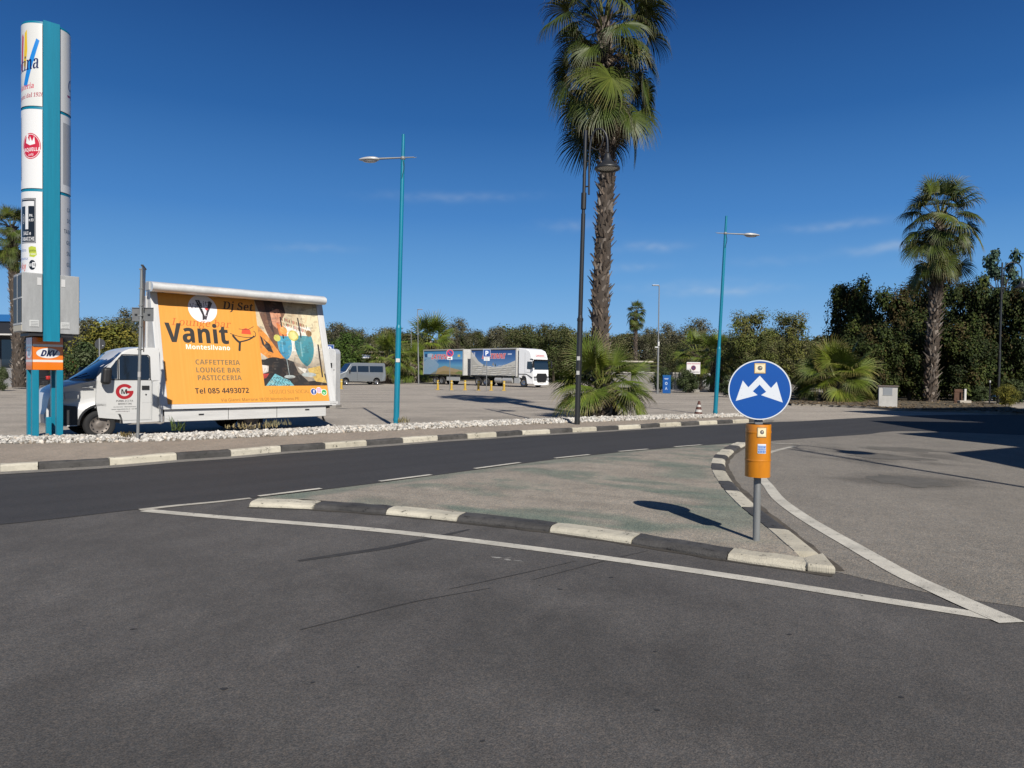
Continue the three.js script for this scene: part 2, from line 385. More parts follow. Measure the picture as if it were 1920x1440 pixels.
// dark new asphalt lane
const laneLow = line([[-500, 1020], [0, 984], [255, 956], [467, 935], [600, 919], [712, 905], [890, 881], [1040, 861], [1160, 848], [1265, 839], [1360, 832], [1430, 828], [1520, 821.5], [1620, 815], [1700, 808.5]]);
laneLow.push(V(19, 0, -19.5), V(30, 0, -16), V(60, 0, -12));
const laneTop = offsetLine(kerbCurve, -.32).slice(0, 585).filter((p, i) => i % 12 === 0).concat(line([[1500, 790], [1570, 786], [1640, 782.5], [1720, 779]]), [V(22, 0, -32.5), V(32, 0, -31), V(60, 0, -29)]);
struct('asphalt_lane', colored(ribbon(laneLow.map((p) => p.setY(.005)), laneTop.map((p) => p.setY(.005)), 320, 26), (x, z) => {
  const u = x * .73 - z * .68, v = x * .68 + z * .73;
  const k = 1 + .12 * fbm(n2, u * .06, v * .9) + .08 * fbm(n2b, x * .3, z * .3) - .16 * smooth(.1, .5, n2(u * .03 + 5, v * 1.6));
  return [k, k * .99, k];
}), ground([.034, .0335, .0345], fineTex, fineBump, .004, .85), 'dark newer asphalt lane curving past the traffic island');

// rough pale asphalt to the right of the island
const eastOut = line([[1567, 1071], [1484, 1003], [1430, 961], [1402, 932], [1379, 910], [1364, 889], [1360, 876], [1361, 866], [1366, 858], [1377, 848.5], [1389, 841], [1402, 835]]);
{
  const P = line([[1560, 1071], [1687, 1101], [1772, 1118.5], [1920, 1139], [2300, 1190]]).concat([V(10, 0, -3.6), V(40, 0, -4), V(60, 0, -13), V(30, 0, -17), V(19, 0, -20)], line([[1700, 807], [1620, 813], [1520, 820], [1430, 827], [1403, 833]]), eastOut.slice(0, -1).reverse().map((p) => p.clone().add(V(-.05, 0, .02))));
  const spot = G(1700, 902), s2 = G(1640, 860), s3 = G(1690, 850);
  struct('side_road', colored(sheet(P, .0025, .22, 11), (x, z) => {
    let k = 1 + .13 * fbm(n2, x * .2, z * .2) + .06 * n2b(x * .9, z * .9) + .05 * n2(x * 2.9, z * 2.9);
    k *= 1 - .42 * smooth(1.15, .85, Math.hypot((x - spot.x) / .95, (z - spot.z) / .75) + .12 * n2(x * 2, z * 2));
    for (const s of [s2, s3]) k *= 1 - .38 * smooth(.1, .55, n2b(x * 1.1 + 4, z * .55)) * smooth(1.6, .5, Math.hypot((x - s.x) / 1.2, (z - s.z) / 1.7));
    k *= 1 - .1 * Math.exp(-Math.pow((x * .5 + z * .86 + 3.2 + .1 * n2(x, z)) / .7, 2));
    return [k, k * .975, k * .94];
  }), ground([.20, .186, .165], roughTex, roughBump, .006), 'rough pale grey asphalt of the road to the right of the island');
}
// car park
{
  const P = offsetLine(kerbCurve, .1).slice(0, 585).filter((p, i) => i % 15 === 0).concat(line([[1500, 793], [1570, 789], [1640, 785.5], [1720, 782]]), [V(22, 0, -31.5), V(32, 0, -30), V(70, 0, -28), V(70, 0, -120), V(-120, 0, -120), V(-120, 0, -5), V(-20, 0, -2)]);
  struct('parking_lot', colored(sheet(P, .003, 1.3, 12), (x, z) => {
    const u = x * .9 - z * .3, v = x * .3 + z * .95;
    const k = 1 + .16 * fbm(n2, u * .05, v * .5) + .07 * fbm(n2b, x * .3, z * .3) - .22 * smooth(.2, .6, n2b(u * .028 + 3, v * .62));
    return [k, k * .985, k * .96];
  }), ground([.35, .315, .27], roughTex, roughBump, .006), 'worn pale asphalt of the car park');
}
// the traffic island
const southIn = line([[506, 929], [605, 936.5], [731, 947.5], [872, 961], [1037, 981.5], [1198, 1002], [1365, 1025.5], [1503, 1046]], .065);
const southOut = line([[466, 951], [586, 955.5], [722, 965.5], [856, 978.5], [1030, 998.5], [1183, 1021], [1362, 1050.5], [1562, 1079]]);
const eastIn = line([[1503, 1046], [1446, 997], [1401, 956], [1370, 929], [1348, 907], [1338, 888], [1332, 876], [1335, 863], [1341, 853], [1353, 844], [1366, 835], [1380, 830.5]], .062);
const northEdge = line([[480, 933.5], [600, 919.5], [712, 905.5], [890, 881.5], [1040, 861.5], [1160, 848.5], [1265, 839.5], [1340, 833.5], [1382, 830.5]], .012);
function toLine(P, x, z) {
  let best = 1e9;
  for (let i = 0; i < P.length - 1; i++) { const a = P[i], b = P[i + 1], t = clamp(((x - a.x) * (b.x - a.x) + (z - a.z) * (b.z - a.z)) / ((b.x - a.x) ** 2 + (b.z - a.z) ** 2)); best = Math.min(best, Math.hypot(x - a.x - t * (b.x - a.x), z - a.z - t * (b.z - a.z))); }
  return best;
}
const islandHeight = (x, z) => .012 + .048 * smooth(0, .9, toLine(northEdge, x, z));
{
  const P = northEdge.concat(eastIn.slice(1, -1).reverse().map((p) => p.clone().add(V(.05, 0, 0))), [eastIn[0].clone()], southIn.slice(1, -1).reverse().map((p) => p.clone().add(V(0, 0, .05))));
  const g = sheet(P, 0, .2, 9), p = g.attributes.position;
  for (let i = 0; i < p.count; i++) p.setY(i, islandHeight(p.getX(i), p.getZ(i)));
  g.computeVertexNormals();
  struct('island_surface', colored(g, (x, z) => {
    const s = toLine(southIn, x, z), n = toLine(northEdge, x, z), e = toLine(eastIn, x, z), u = x * .9 + z * .43, v = -x * .43 + z * .9, j = .3 * n2(x * .9, z * .9);
    let green = .8 * smooth(.55, .15, n + j) + .55 * smooth(.6, .1, s + j) * smooth(-.2, .4, n2b(x * .8, z)) + .8 * smooth(1.1, .4, e + j * 1.3) * smooth(-.3, .3, n2b(x * .5 + 9, z * .5));
    green = clamp(green * .9 + .8 * smooth(.2, .45, fbm(n2b, u * .3 + 11, v * .8)));
    const k = 1 + .12 * fbm(n2, x * .6, z * .6) + .07 * n2(x * 2.6, z * 2.6) - .12 * smooth(.25, .5, n2(u * .35, v * 1.9 + 8));
    return [lerp(.97, .50, green) * k, lerp(.95, .66, green) * k, lerp(.92, .62, green) * k];
  }), ground([.29, .262, .222], roughTex, roughBump, .006), 'island surface with worn green paint over sandy asphalt');
  const kerb = tag(new THREE.Group(), 'low kerb of white and dark painted stones around the traffic island', null, null, 'structure');
  kerb.name = 'island_kerb'; scene.add(kerb);
  const prof = (w) => [[0, -.04], [.006, .022], [.03, .05], [.075, .064], [w, .07], [w + .02, -.04]];
  const stones = (outer, pts, w, first) => {
    const C = resample(outer, 400), at = (p) => { let b = 0, d = 1e9; C.forEach((q, i) => { const e = q.distanceToSquared(p); if (e < d) { d = e; b = i; } }); return b; };
    const I = pts.map(at);
    for (let i = 0; i < I.length - 1; i++) {
      const a = I[i], b = I[i + 1], n = Math.max(2, Math.min(14, b - a)), P = [];
      for (let k = 0; k <= n; k++) P.push(C[Math.round(lerp(a, b, k / n))].clone());
      part(kerb, 'kerb_stone', kerbStone(P, prof(w)), ((i + first) % 2 ? kerbPaint.k : kerbPaint.w)[Math.floor(rnd() * 3)]);
    }
  };
  stones(southOut, southOut.slice(0, -1).concat([southOut[7].clone().lerp(southOut[6], .24)]), .235, 0);
  const eo = line([[1490, 1008], [1484, 1003], [1428, 961], [1393, 929], [1377, 910], [1363, 889], [1360, 876], [1361, 866], [1366, 859], [1377, 848.5], [1389, 841], [1402, 835]]);
  eo[0] = line([[1540, 1048]])[0];
  stones(eo, eo, .25, 0);
  // the blunt nose where the two kerbs meet
  const a = southOut[7].clone().lerp(southOut[6], .235), tip = G(1566, 1077), c = line([[1543, 1050]])[0], b2 = southIn[7].clone(), nose = new THREE.Shape();
  const q = [a, V(lerp(a.x, tip.x, .75), 0, lerp(a.z, tip.z, .75) + .012), tip, tip.clone().add(V(.012, 0, -.045)), c, b2].map((p) => new THREE.Vector2(p.x, -p.z));
  nose.setFromPoints(q);
  const ng = new THREE.ExtrudeGeometry(nose, { depth: .03, bevelEnabled: true, bevelSize: .03, bevelThickness: .025, bevelOffset: -.03, bevelSegments: 3 }).rotateX(-Math.PI / 2).translate(0, .018, 0);
  part(kerb, 'kerb_stone', [metreUV(ng), metreUV(box(.001, .001, .001, tip.x - .2, .02, tip.z))], kerbPaint.w[1]);
}
// painted lines, flush with the road
const paintWhite = std([.66, .64, .585], .75, { map: lineWear, bumpMap: fineBump, bumpScale: .003 });
const paintThin = std([.55, .53, .48], .75, { map: lineWear });
function stripe(P, w, y = .012, mat = paintWhite, label) {
  P = P.map((p) => p.clone().setY(y));
  const W = typeof w === 'function' ? w : () => w, L = resample(P, 60);
  const left = offsetLine(L, .5).map((p, i) => L[i].clone().lerp(p, W(i / 60))), right = offsetLine(L, -.5).map((p, i) => L[i].clone().lerp(p, W(i / 60)));
  const pos = [], idx = [];
  for (let i = 0; i <= 60; i++) { pos.push(left[i].x, y, left[i].z, right[i].x, y, right[i].z); if (i < 60) { const k = 2 * i; idx.push(k, k + 1, k + 3, k, k + 3, k + 2); } }
  const g = new THREE.BufferGeometry(); g.setAttribute('position', new THREE.Float32BufferAttribute(pos, 3)); g.setIndex(idx); g.computeVertexNormals();
  return struct('road_marking', metreUV(g), mat, label);
}
stripe(line([[272, 957.5], [400, 969], [712, 995], [1000, 1029], [1369, 1081], [1642, 1124], [1868, 1159]]), .155, .0055, paintWhite, 'long white edge line in front of the island');
stripe(line([[1427, 890], [1430, 899], [1441, 912], [1461, 937], [1506, 970], [1551, 997], [1597, 1023], [1642, 1049], [1702, 1082], [1763, 1110], [1823, 1137], [1898, 1169]]), (t) => .15 + .06 * t, .0085, paintWhite, 'white edge line sweeping along the right side of the island');
stripe(line([[1428, 892], [1422, 878], [1424, 864], [1440, 850], [1490, 837]]), .13, .0085, paintThin, 'faded white line behind the orange bollard');
stripe(line([[1390, 830.5], [1440, 831.5], [1500, 834]]), .12, .0125, paintThin, 'short faded white line at the far tip of the island');
stripe(line([[262, 957], [330, 949], [400, 942.5], [470, 935]]), (t) => .12 - .03 * t, .0085, paintThin, 'white line from the tip of the chevron to the island');
for (const [a, b] of [[[485, 932], [602, 917.5]], [[712, 904], [808, 891.5]], [[890, 880], [975, 868.5]], [[1040, 860.3], [1105, 853.5]], [[1160, 847.6], [1215, 843]], [[1265, 838.8], [1315, 835]]]) stripe(line([a, [(a[0] + b[0]) / 2, (a[1] + b[1]) / 2], b]), .1, .016, paintWhite);
scene.children.filter((o) => /^road_marking/.test(o.name) && !o.userData.label).forEach((o) => tag(o, 'white dashes along the flush edge of the island', null, 'white dashes along the island edge', 'structure'));
stripe(line([[818, 731.5], [880, 731.3], [955, 731.2]]), .14, .012, paintThin, 'thin white line between the yellow bollards');
stripe(line([[600, 732], [640, 731.6], [700, 731]]), .14, .012, paintThin, 'thin white line on the car park behind the advertising van');
// skid marks and scuffs: rubber on the road
const skid = std([.054, .0515, .050], .85, { map: wear(256, 150, 262, .2, [1, 1, 1], .9) });
for (const [pts, w] of [[[[560, 1052], [640, 1040], [720, 1028], [800, 1011], [880, 993]], .1], [[[560, 1182], [680, 1152], [780, 1128], [920, 1103]], .02], [[[842, 1105], [930, 1086], [1020, 1066], [1080, 1052]], .016], [[[1000, 1087], [1080, 1066], [1150, 1048], [1215, 1033]], .018]])
  tag(stripe(line(pts), (t) => w * Math.pow(Math.sin(Math.PI * clamp(t * .86 + .1)), .5), .003, skid), 'dark skid mark on the near asphalt', null, 'skid marks on the near road', 'structure');

// grit and dirt gathered at the foot of the island kerb
{
  const dirt = std([.075, .066, .055], .95, { map: darkWear });
  stripe(offsetLine(resample(southOut, 60), -.02), (t) => .07 + .045 * n2b(t * 17, 2), .004, dirt, 'line of dark grit along the foot of the front island kerb');
  stripe(offsetLine(resample(eastOut, 60), -.03), (t) => .09 + .05 * n2b(t * 15, 7), .0056, std([.13, .112, .09], .95, { map: darkWear }), 'line of grit along the foot of the right island kerb');
}
// oil spots and chalky scuffs on the near road
{
  const spot = std([.03, .029, .029], .7), chalk = std([.30, .29, .27], .85);
  const blot = (px, py, r, asp, turn, mat, y, label, group) => { const c = G(px, py), n = 18, P = []; for (let i = 0; i < n; i++) { const a = i / n * 6.283, k = r * (1 + .35 * n2(Math.cos(a) * 1.3 + px, Math.sin(a) * 1.3)); const u = Math.cos(a) * k * asp, v = Math.sin(a) * k; P.push(V(c.x + u * Math.cos(turn) - v * Math.sin(turn), y, c.z + u * Math.sin(turn) + v * Math.cos(turn))); } const g = new THREE.ShapeGeometry(new THREE.Shape(P.map((p) => new THREE.Vector2(p.x, -p.z)))).rotateX(-Math.PI / 2).translate(0, y, 0); return tag(struct('road_stain', metreUV(g), mat), label, null, group, 'structure'); };
  blot(1702, 902, .66, .78, 0, std([.135, .128, .118], .9, { map: lineWear }), .0062, 'round dark patch in the side road to the right of the bollard');
  blot(1660, 858, .42, 1.9, .5, std([.15, .14, .127], .9, { map: lineWear }), .0062, 'smeared dark stain in the side road near the long shadow');
  blot(1690, 843, .5, 1.7, .4, std([.155, .145, .13], .9, { map: lineWear }), .0062, 'smeared dark stain in the side road just below the dark lane');
  [[1146, 1083, .035], [1050, 1105, .03], [1012, 1098, .02], [672, 1251, .02], [586, 1280, .025], [420, 1292, .035], [1228, 1222, .02], [1232, 1332, .025], [1690, 1308, .03], [905, 1390, .022], [250, 1180, .03], [1480, 1190, .025]].forEach(([x, y, r], i) => blot(x, y, r * .42, rr(1.1, 1.7), rr(-.4, .4), spot, .003, 'small dark oil spot on the near asphalt', 'oil spots on the near road'));
  [[932, 1046, .02, 2.4, .1], [952, 1050, .02, 1.6, .5], [972, 1052, .008, 6, .35], [925, 1044, .006, 5, .3], [952, 1047, .007, 5, -.4]].forEach(([x, y, r, a, t]) => blot(x, y, r, a, t, chalk, .0028, 'pale chalky scuff on the near asphalt', 'pale scuffs on the near road'));
}
// ------------------------------------------------------------------ foliage builders
const leafMat = phys([1.12, 1.16, 1.0], .7, { vertexColors: true, side: THREE.DoubleSide, specularIntensity: .4 });
const frondMats = [[.98, .98, .98], [.72, .78, .8], [1.16, 1.1, .82], [.85, .9, .9]].map((c) => phys(c.map((x) => x * .86), .5, { vertexColors: true, side: THREE.DoubleSide, specularIntensity: .55 }));
const brightFronds = [[1.5, 1.5, 1.3], [1.2, 1.25, 1.1], [1.75, 1.65, 1.2], [1.3, 1.35, 1.2]].map((c) => phys(c, .5, { vertexColors: true, side: THREE.DoubleSide, specularIntensity: .55 }));
const barkMat = std([.13, .105, .08], .9, { map: wear(256, 120, 262, .3, [1, .97, .93], 1), bumpMap: roughBump, bumpScale: .03 });
const palmBark = std([1, 1, 1], .9, { vertexColors: true });
const lumpy = (lo, hi) => { const a = rr(lo, hi); return a; };
// leaves spread through clumps: tones is a list of [r, g, b] leaf colours; a unit crown 1 wide, 1 tall, base at y = 0
function crownGeo({ clumps = 22, leaves = 5000, leaf = .03, tones, shape = 'round', fill = .2, up = .25, spread = [.13, .24] }) {
  const C = [];
  for (let k = 0; k < clumps; k++) {
    for (let tries = 0; tries < 40; tries++) {
      const y = rnd(), a = rr(0, 6.283);
      const prof = shape === 'round' ? Math.sin(Math.PI * clamp(.1 + .86 * y)) : shape === 'cone' ? 1.05 - .8 * y : shape === 'wide' ? Math.pow(Math.sin(Math.PI * clamp(.14 + .8 * y)), .6) : .55 + .45 * Math.sin(Math.PI * clamp(.2 + .75 * y));
      const r = Math.sqrt(rnd()) * .36 * prof, q = { x: Math.cos(a) * r, y: .1 + .8 * y, z: Math.sin(a) * r, r: rr(...spread), t: rnd(), b: rr(.75, 1.2) };
      if (C.every((o) => Math.hypot(o.x - q.x, o.y - q.y, o.z - q.z) > .075)) { C.push(q); break; }
    }
  }
  const pos = new Float32Array(leaves * 18), col = new Float32Array(leaves * 18);
  const n = V(), u = V(), w = V(), p = V();
  for (let i = 0; i < leaves; i++) {
    const c = C[Math.floor(rnd() * C.length)], inner = rnd() < fill;
    n.set(rr(-1, 1), rr(-1, 1), rr(-1, 1)).normalize();
    const wob = 1 + .3 * n2(n.x * 2 + c.t * 40, n.y * 2 + n.z * 2), rad = c.r * (inner ? rr(.2, .7) : rr(.72, 1.12)) * wob;
    p.set(c.x + n.x * rad, c.y + n.y * rad * .9, c.z + n.z * rad);
    n.y += up; n.x += rr(-.5, .5); n.y += rr(-.5, .5); n.z += rr(-.5, .5); n.normalize();
    u.set(rr(-1, 1), rr(-1, 1) - .3, rr(-1, 1)).cross(n).normalize(); w.copy(n).cross(u);
    const s = leaf * rr(.6, 1.3) * (inner ? 1.5 : 1), L = s, B = s * .36, f = s * .12;
    const a = [p.x - u.x * L * .5, p.y - u.y * L * .5, p.z - u.z * L * .5], b = [p.x + u.x * L * .5 - n.x * f, p.y + u.y * L * .5 - n.y * f, p.z + u.z * L * .5 - n.z * f];
    const l = [p.x + w.x * B + n.x * f, p.y + w.y * B + n.y * f, p.z + w.z * B + n.z * f], r = [p.x - w.x * B + n.x * f, p.y - w.y * B + n.y * f, p.z - w.z * B + n.z * f];
    pos.set([...a, ...r, ...b, ...a, ...b, ...l], i * 18);
    const t = tones[Math.min(tones.length - 1, Math.floor((rnd() < .65 ? c.t : rnd()) * tones.length))], k = rr(.75, 1.25) * c.b;
    for (let j = 0; j < 6; j++) { col[i * 18 + j * 3] = t[0] * k; col[i * 18 + j * 3 + 1] = t[1] * k; col[i * 18 + j * 3 + 2] = t[2] * k; }
  }
  const g = new THREE.BufferGeometry();
  g.setAttribute('position', new THREE.BufferAttribute(pos, 3)); g.setAttribute('color', new THREE.BufferAttribute(col, 3));
  g.computeVertexNormals();
  return { g, C };
}
function trunkGeo(h, r, C, w, tall, lift) {          // trunk and limbs reaching into the clumps
  const top = V(rr(-.05, .05) * w, lift + tall * .42, rr(-.05, .05) * w), list = [bar(V(0, -.1, 0), V(top.x * .4, lift * .6, top.z * .4), r, r * .8, 9), bar(V(top.x * .4, lift * .58, top.z * .4), top, r * .8, r * .5, 9)];
  for (const c of C.slice(0, 12)) { const s = V(0, 0, 0).lerp(top, rr(.5, 1)); list.push(bar(s, V(c.x * w, lift + c.y * tall, c.z * w), r * .34, r * .1, 6)); }
  return list;
}
const pools = {};
function tree(name, label, kind, pos, w, tall, lift, group, turn = rr(0, 6.28)) {
  const K = KINDS[kind];
  pools[kind] ??= Array.from({ length: K.variants ?? 2 }, () => crownGeo(K));
  const { g, C } = pools[kind][Math.floor(rnd() * pools[kind].length)];
  const t = thing(name, label, K.cat ?? 'tree', pos, turn, group);
  part(t, 'trunk', trunkGeo(tall, K.trunk * tall, C, w, tall, lift), barkMat);
  const c = part(t, 'crown', g, leafMat);
  c.scale.set(w, tall, w); c.position.y = lift;
  return t;
}
const KINDS = {
  olive: { clumps: 46, leaves: 11000, leaf: .021, tones: [[.075, .08, .033], [.092, .09, .044], [.055, .066, .025], [.11, .1, .055], [.066, .088, .027]], shape: 'wide', trunk: .03, variants: 3, spread: [.09, .17], up: .35 },
  greybrown: { clumps: 50, leaves: 9500, leaf: .021, tones: [[.105, .098, .07], [.085, .08, .052], [.13, .118, .092], [.075, .078, .04]], shape: 'wide', trunk: .03, variants: 3, spread: [.08, .15], up: .35 },
  green: { clumps: 44, leaves: 9000, leaf: .032, tones: [[.05, .085, .018], [.07, .11, .022], [.038, .066, .015]], shape: 'wide', trunk: .035, variants: 1, spread: [.12, .19], up: .5 },
  feather: { clumps: 60, leaves: 15000, leaf: .022, tones: [[.095, .11, .03], [.135, .13, .036], [.07, .082, .028], [.12, .11, .058]], shape: 'tall', trunk: .03, variants: 2, spread: [.07, .14], up: .4 },
  broad: { clumps: 60, leaves: 21000, leaf: .027, tones: [[.020, .030, .007], [.032, .046, .010], [.014, .022, .006], [.062, .076, .017], [.026, .038, .009], [.055, .04, .014]], shape: 'tall', trunk: .03, variants: 3, fill: .25, spread: [.07, .15], up: .55 },
  bluish: { clumps: 30, leaves: 3400, leaf: .045, tones: [[.045, .08, .058], [.06, .09, .065]], shape: 'tall', trunk: .03, variants: 1, spread: [.06, .11] },
  yellow: { clumps: 40, leaves: 9000, leaf: .03, tones: [[.16, .145, .026], [.115, .112, .024], [.19, .155, .034], [.085, .092, .02]], shape: 'wide', trunk: .03, variants: 1, cat: 'bush', spread: [.11, .18], up: .5 },
  shrub: { clumps: 34, leaves: 7000, leaf: .042, tones: [[.045, .064, .024], [.065, .084, .036], [.034, .05, .02], [.078, .09, .05]], shape: 'wide', trunk: .02, variants: 2, cat: 'bush', fill: .25, spread: [.11, .19], up: .45 },
  flower: { clumps: 26, leaves: 4200, leaf: .05, tones: [[.04, .066, .02], [.052, .08, .026], [.038, .058, .018], [.04, .066, .02], [.052, .08, .026], [.038, .058, .018], [.04, .066, .02], [.23, .035, .03]], shape: 'wide', trunk: .02, variants: 1, cat: 'bush', spread: [.11, .18], up: .4 },
};

// one fan palm leaf, growing outward along +z at elevation el (radians) and drooping under its own weight
function frondGeo({ el, petiole, R, segs, droop, nod = 0, dead = 0, spread = 2.0, steps = 6 }) {
  const pos = [], col = [], X = V(1, 0, 0);
  const tone = dead ? [[.15, .105, .06], [.19, .14, .09]] : [[.032, .054, .007], [.104, .134, .019]];
  const push = (a, b, c, k) => { for (const q of [a, b, c]) pos.push(q.x, q.y, q.z); for (let i = 0; i < 3; i++) col.push(...k); };
  const p = V(0, 0, 0), d = V(0, Math.sin(el), Math.cos(el)), sag = dead ? .05 : .07 * droop;
  const stem = [p.clone()], n0 = 5;
  for (let i = 0; i < n0; i++) { d.y -= sag; d.normalize(); p.addScaledVector(d, petiole / n0); stem.push(p.clone()); }
  for (let i = 0; i < n0; i++) {
    const w0 = lerp(.036, .018, i / n0), w1 = lerp(.036, .018, (i + 1) / n0), U = V(0, d.z, -d.y).multiplyScalar(.5), A = stem[i], B = stem[i + 1], k = dead ? [.16, .11, .06] : [.13, .135, .04];
    const a = [A.clone().addScaledVector(X, -w0), A.clone().addScaledVector(X, w0), A.clone().addScaledVector(U, -w0 * 1.3)], b = [B.clone().addScaledVector(X, -w1), B.clone().addScaledVector(X, w1), B.clone().addScaledVector(U, -w1 * 1.3)];
    for (let j = 0; j < 3; j++) { const m = (j + 1) % 3; push(a[j], a[m], b[m], k); push(a[j], b[m], b[j], k); }
  }
  { const e = Math.max(-1.5, Math.atan2(d.y, d.z) - nod); d.set(0, Math.sin(e), Math.cos(e)); }
  const hub = p.clone(), D = d.clone(), N = V(0, D.z, -D.y);                       // N: upper face of the blade
  for (let s = 0; s < segs; s++) {
    const t = (s + .5) / segs * 2 - 1, a = t * spread + rr(-.02, .02), len = R * (1 - .22 * t * t) * rr(.9, 1.06);
    const dir = D.clone().multiplyScalar(Math.cos(a)).addScaledVector(X, Math.sin(a)).addScaledVector(N, .16 - .28 * Math.abs(t) * (el < 0 ? -.4 : 1)).normalize();
    const q = hub.clone(); let prev = null; const half = spread / segs * 1.04;
    const sd = V(0, 0, 0).crossVectors(N, dir).normalize();
    const own = rr(.7, 1.25), dry = rnd() < .12 ? .5 : 0, split = rr(.46, .6), k0 = droop * rr(.75, 1.25);
    for (let i = 0; i <= steps; i++) {
      const f = i / steps;
      if (i) { dir.y -= k0 * (.16 * f + 1.15 * smooth(split - .12, 1.05, f) * (.7 + .6 * own)); dir.normalize(); q.addScaledVector(dir, len / steps); }
      const wide = f < split ? Math.max(.012, len * f * half * (f > .3 ? .84 : 1)) : len * split * half * (1 - (f - split) / (1 - split)) * .54 + .002;
      const nn = V().crossVectors(dir, sd).normalize();
      const cur = [q.clone().addScaledVector(sd, -wide), q.clone().addScaledVector(nn, wide * .5), q.clone().addScaledVector(sd, wide)];
      if (prev) {
        const m = clamp(.25 + .75 * Math.pow(1 - f, 1.2) * .8), yl = clamp((f - .72) / .28) * (.5 + dry) + dry * .3;
        const k = [0, 1, 2].map((c) => lerp(lerp(tone[0][c], tone[1][c], m), [.2, .165, .075][c], dead ? 0 : yl) * own);
        push(prev[0], prev[1], cur[1], k); push(prev[0], cur[1], cur[0], k); push(prev[1], prev[2], cur[2], k); push(prev[1], cur[2], cur[1], k);
      }
      prev = cur;
    }
  }
  const g = new THREE.BufferGeometry();
  g.setAttribute('position', new THREE.Float32BufferAttribute(pos, 3)); g.setAttribute('color', new THREE.Float32BufferAttribute(col, 3));
  g.computeVertexNormals();
  return g;
}
function frondSet(o, els, per = 2) { return els.map((el) => Array.from({ length: per }, () => frondGeo({ ...o, el: el * Math.PI / 180, ...(o.at?.(el) ?? {}) }))); }
// path: trunk centre line; boots: stubs of old leaf stalks
function palmTrunk(path, r0, r1, rows, perRow, boot) {
  const C = new THREE.CatmullRomCurve3(path), n = 40, list = [], core = new THREE.TubeGeometry(C, n, 1, 14, false), P = core.attributes.position, cv = [];
  for (let i = 0; i <= n; i++) { const c = C.getPointAt(i / n), r = lerp(r0, r1, Math.pow(i / n, .6)) * (1 + .05 * n2(i * .6, r0 * 9)); for (let j = 0; j <= 14; j++) { const k = i * 15 + j; P.setXYZ(k, c.x + (P.getX(k) - c.x) * r, c.y + (P.getY(k) - c.y) * r, c.z + (P.getZ(k) - c.z) * r); } }
  core.computeVertexNormals();
  const g = flat(core); colored(g, (x, z, y) => { const k = rr(.75, 1.2); return [.06 * k, .046 * k, .036 * k]; });
  const pos = [], col = [];
  for (let i = 0; i < rows; i++) {
    const f = (i + .5) / rows, r = lerp(r0, r1, Math.pow(f, .6));
    for (let j = 0; j < perRow; j++) {
      const a = (j + (i % 2) * .5 + rr(-.2, .2)) / perRow * 6.283, c = C.getPointAt(clamp(f + rr(-.4, .4) / rows)), out = V(Math.cos(a), 0, Math.sin(a)), sdv = V(-Math.sin(a), 0, Math.cos(a));
      const L = boot * rr(.5, 1.7), w = boot * rr(.2, .42), lean = rr(.25, 1.5), skew = rr(-.8, .8);
      const b = c.clone().addScaledVector(out, r * .9), t = b.clone().addScaledVector(out, L * lean * .55).addScaledVector(sdv, skew * L * .5); t.y += L * .75;
      const bl = b.clone().addScaledVector(sdv, -w), br = b.clone().addScaledVector(sdv, w), bo = b.clone().addScaledVector(out, w * .7); bo.y -= w * .5;
      const tl = t.clone().addScaledVector(sdv, -w * .55), tr = t.clone().addScaledVector(sdv, w * .55), to = t.clone().addScaledVector(out, w * .3);
      const k = rr(.55, 1.35), tone = rnd() < .35 ? [.25, .21, .175] : [.12, .09, .068];
      for (const q of [[bl, bo, to], [bl, to, tl], [bo, br, tr], [bo, tr, to], [tl, to, tr], [br, bl, tl], [br, tl, tr]]) { for (const v of q) pos.push(v.x, v.y, v.z); for (let m = 0; m < 3; m++) col.push(tone[0] * k, tone[1] * k, tone[2] * k); }
    }
  }
  const b = new THREE.BufferGeometry();
  b.setAttribute('position', new THREE.Float32BufferAttribute(pos, 3)); b.setAttribute('color', new THREE.Float32BufferAttribute(col, 3)); b.computeVertexNormals();
  return [g, b];
}
function crown(parent, sets, spots, scale = 1, mats = frondMats) {      // spots: [x, y, z, azimuth, index of the set, size]
  const c = sub(parent, 'crown');
  for (const [x, y, z, a, k, s] of spots) {
    const list = sets[k], m = part(c, list.dead ? 'dead_frond' : 'frond', list[Math.floor(rnd() * list.length)], mats[Math.floor(rnd() * 4)]);
    m.position.set(x, y, z); m.rotation.set(rr(-.26, .26), a, rr(-.5, .5), 'YXZ'); m.scale.setScalar(scale * s);
  }
  return c;
}
const deadSet = (l) => { l.dead = true; return l; };

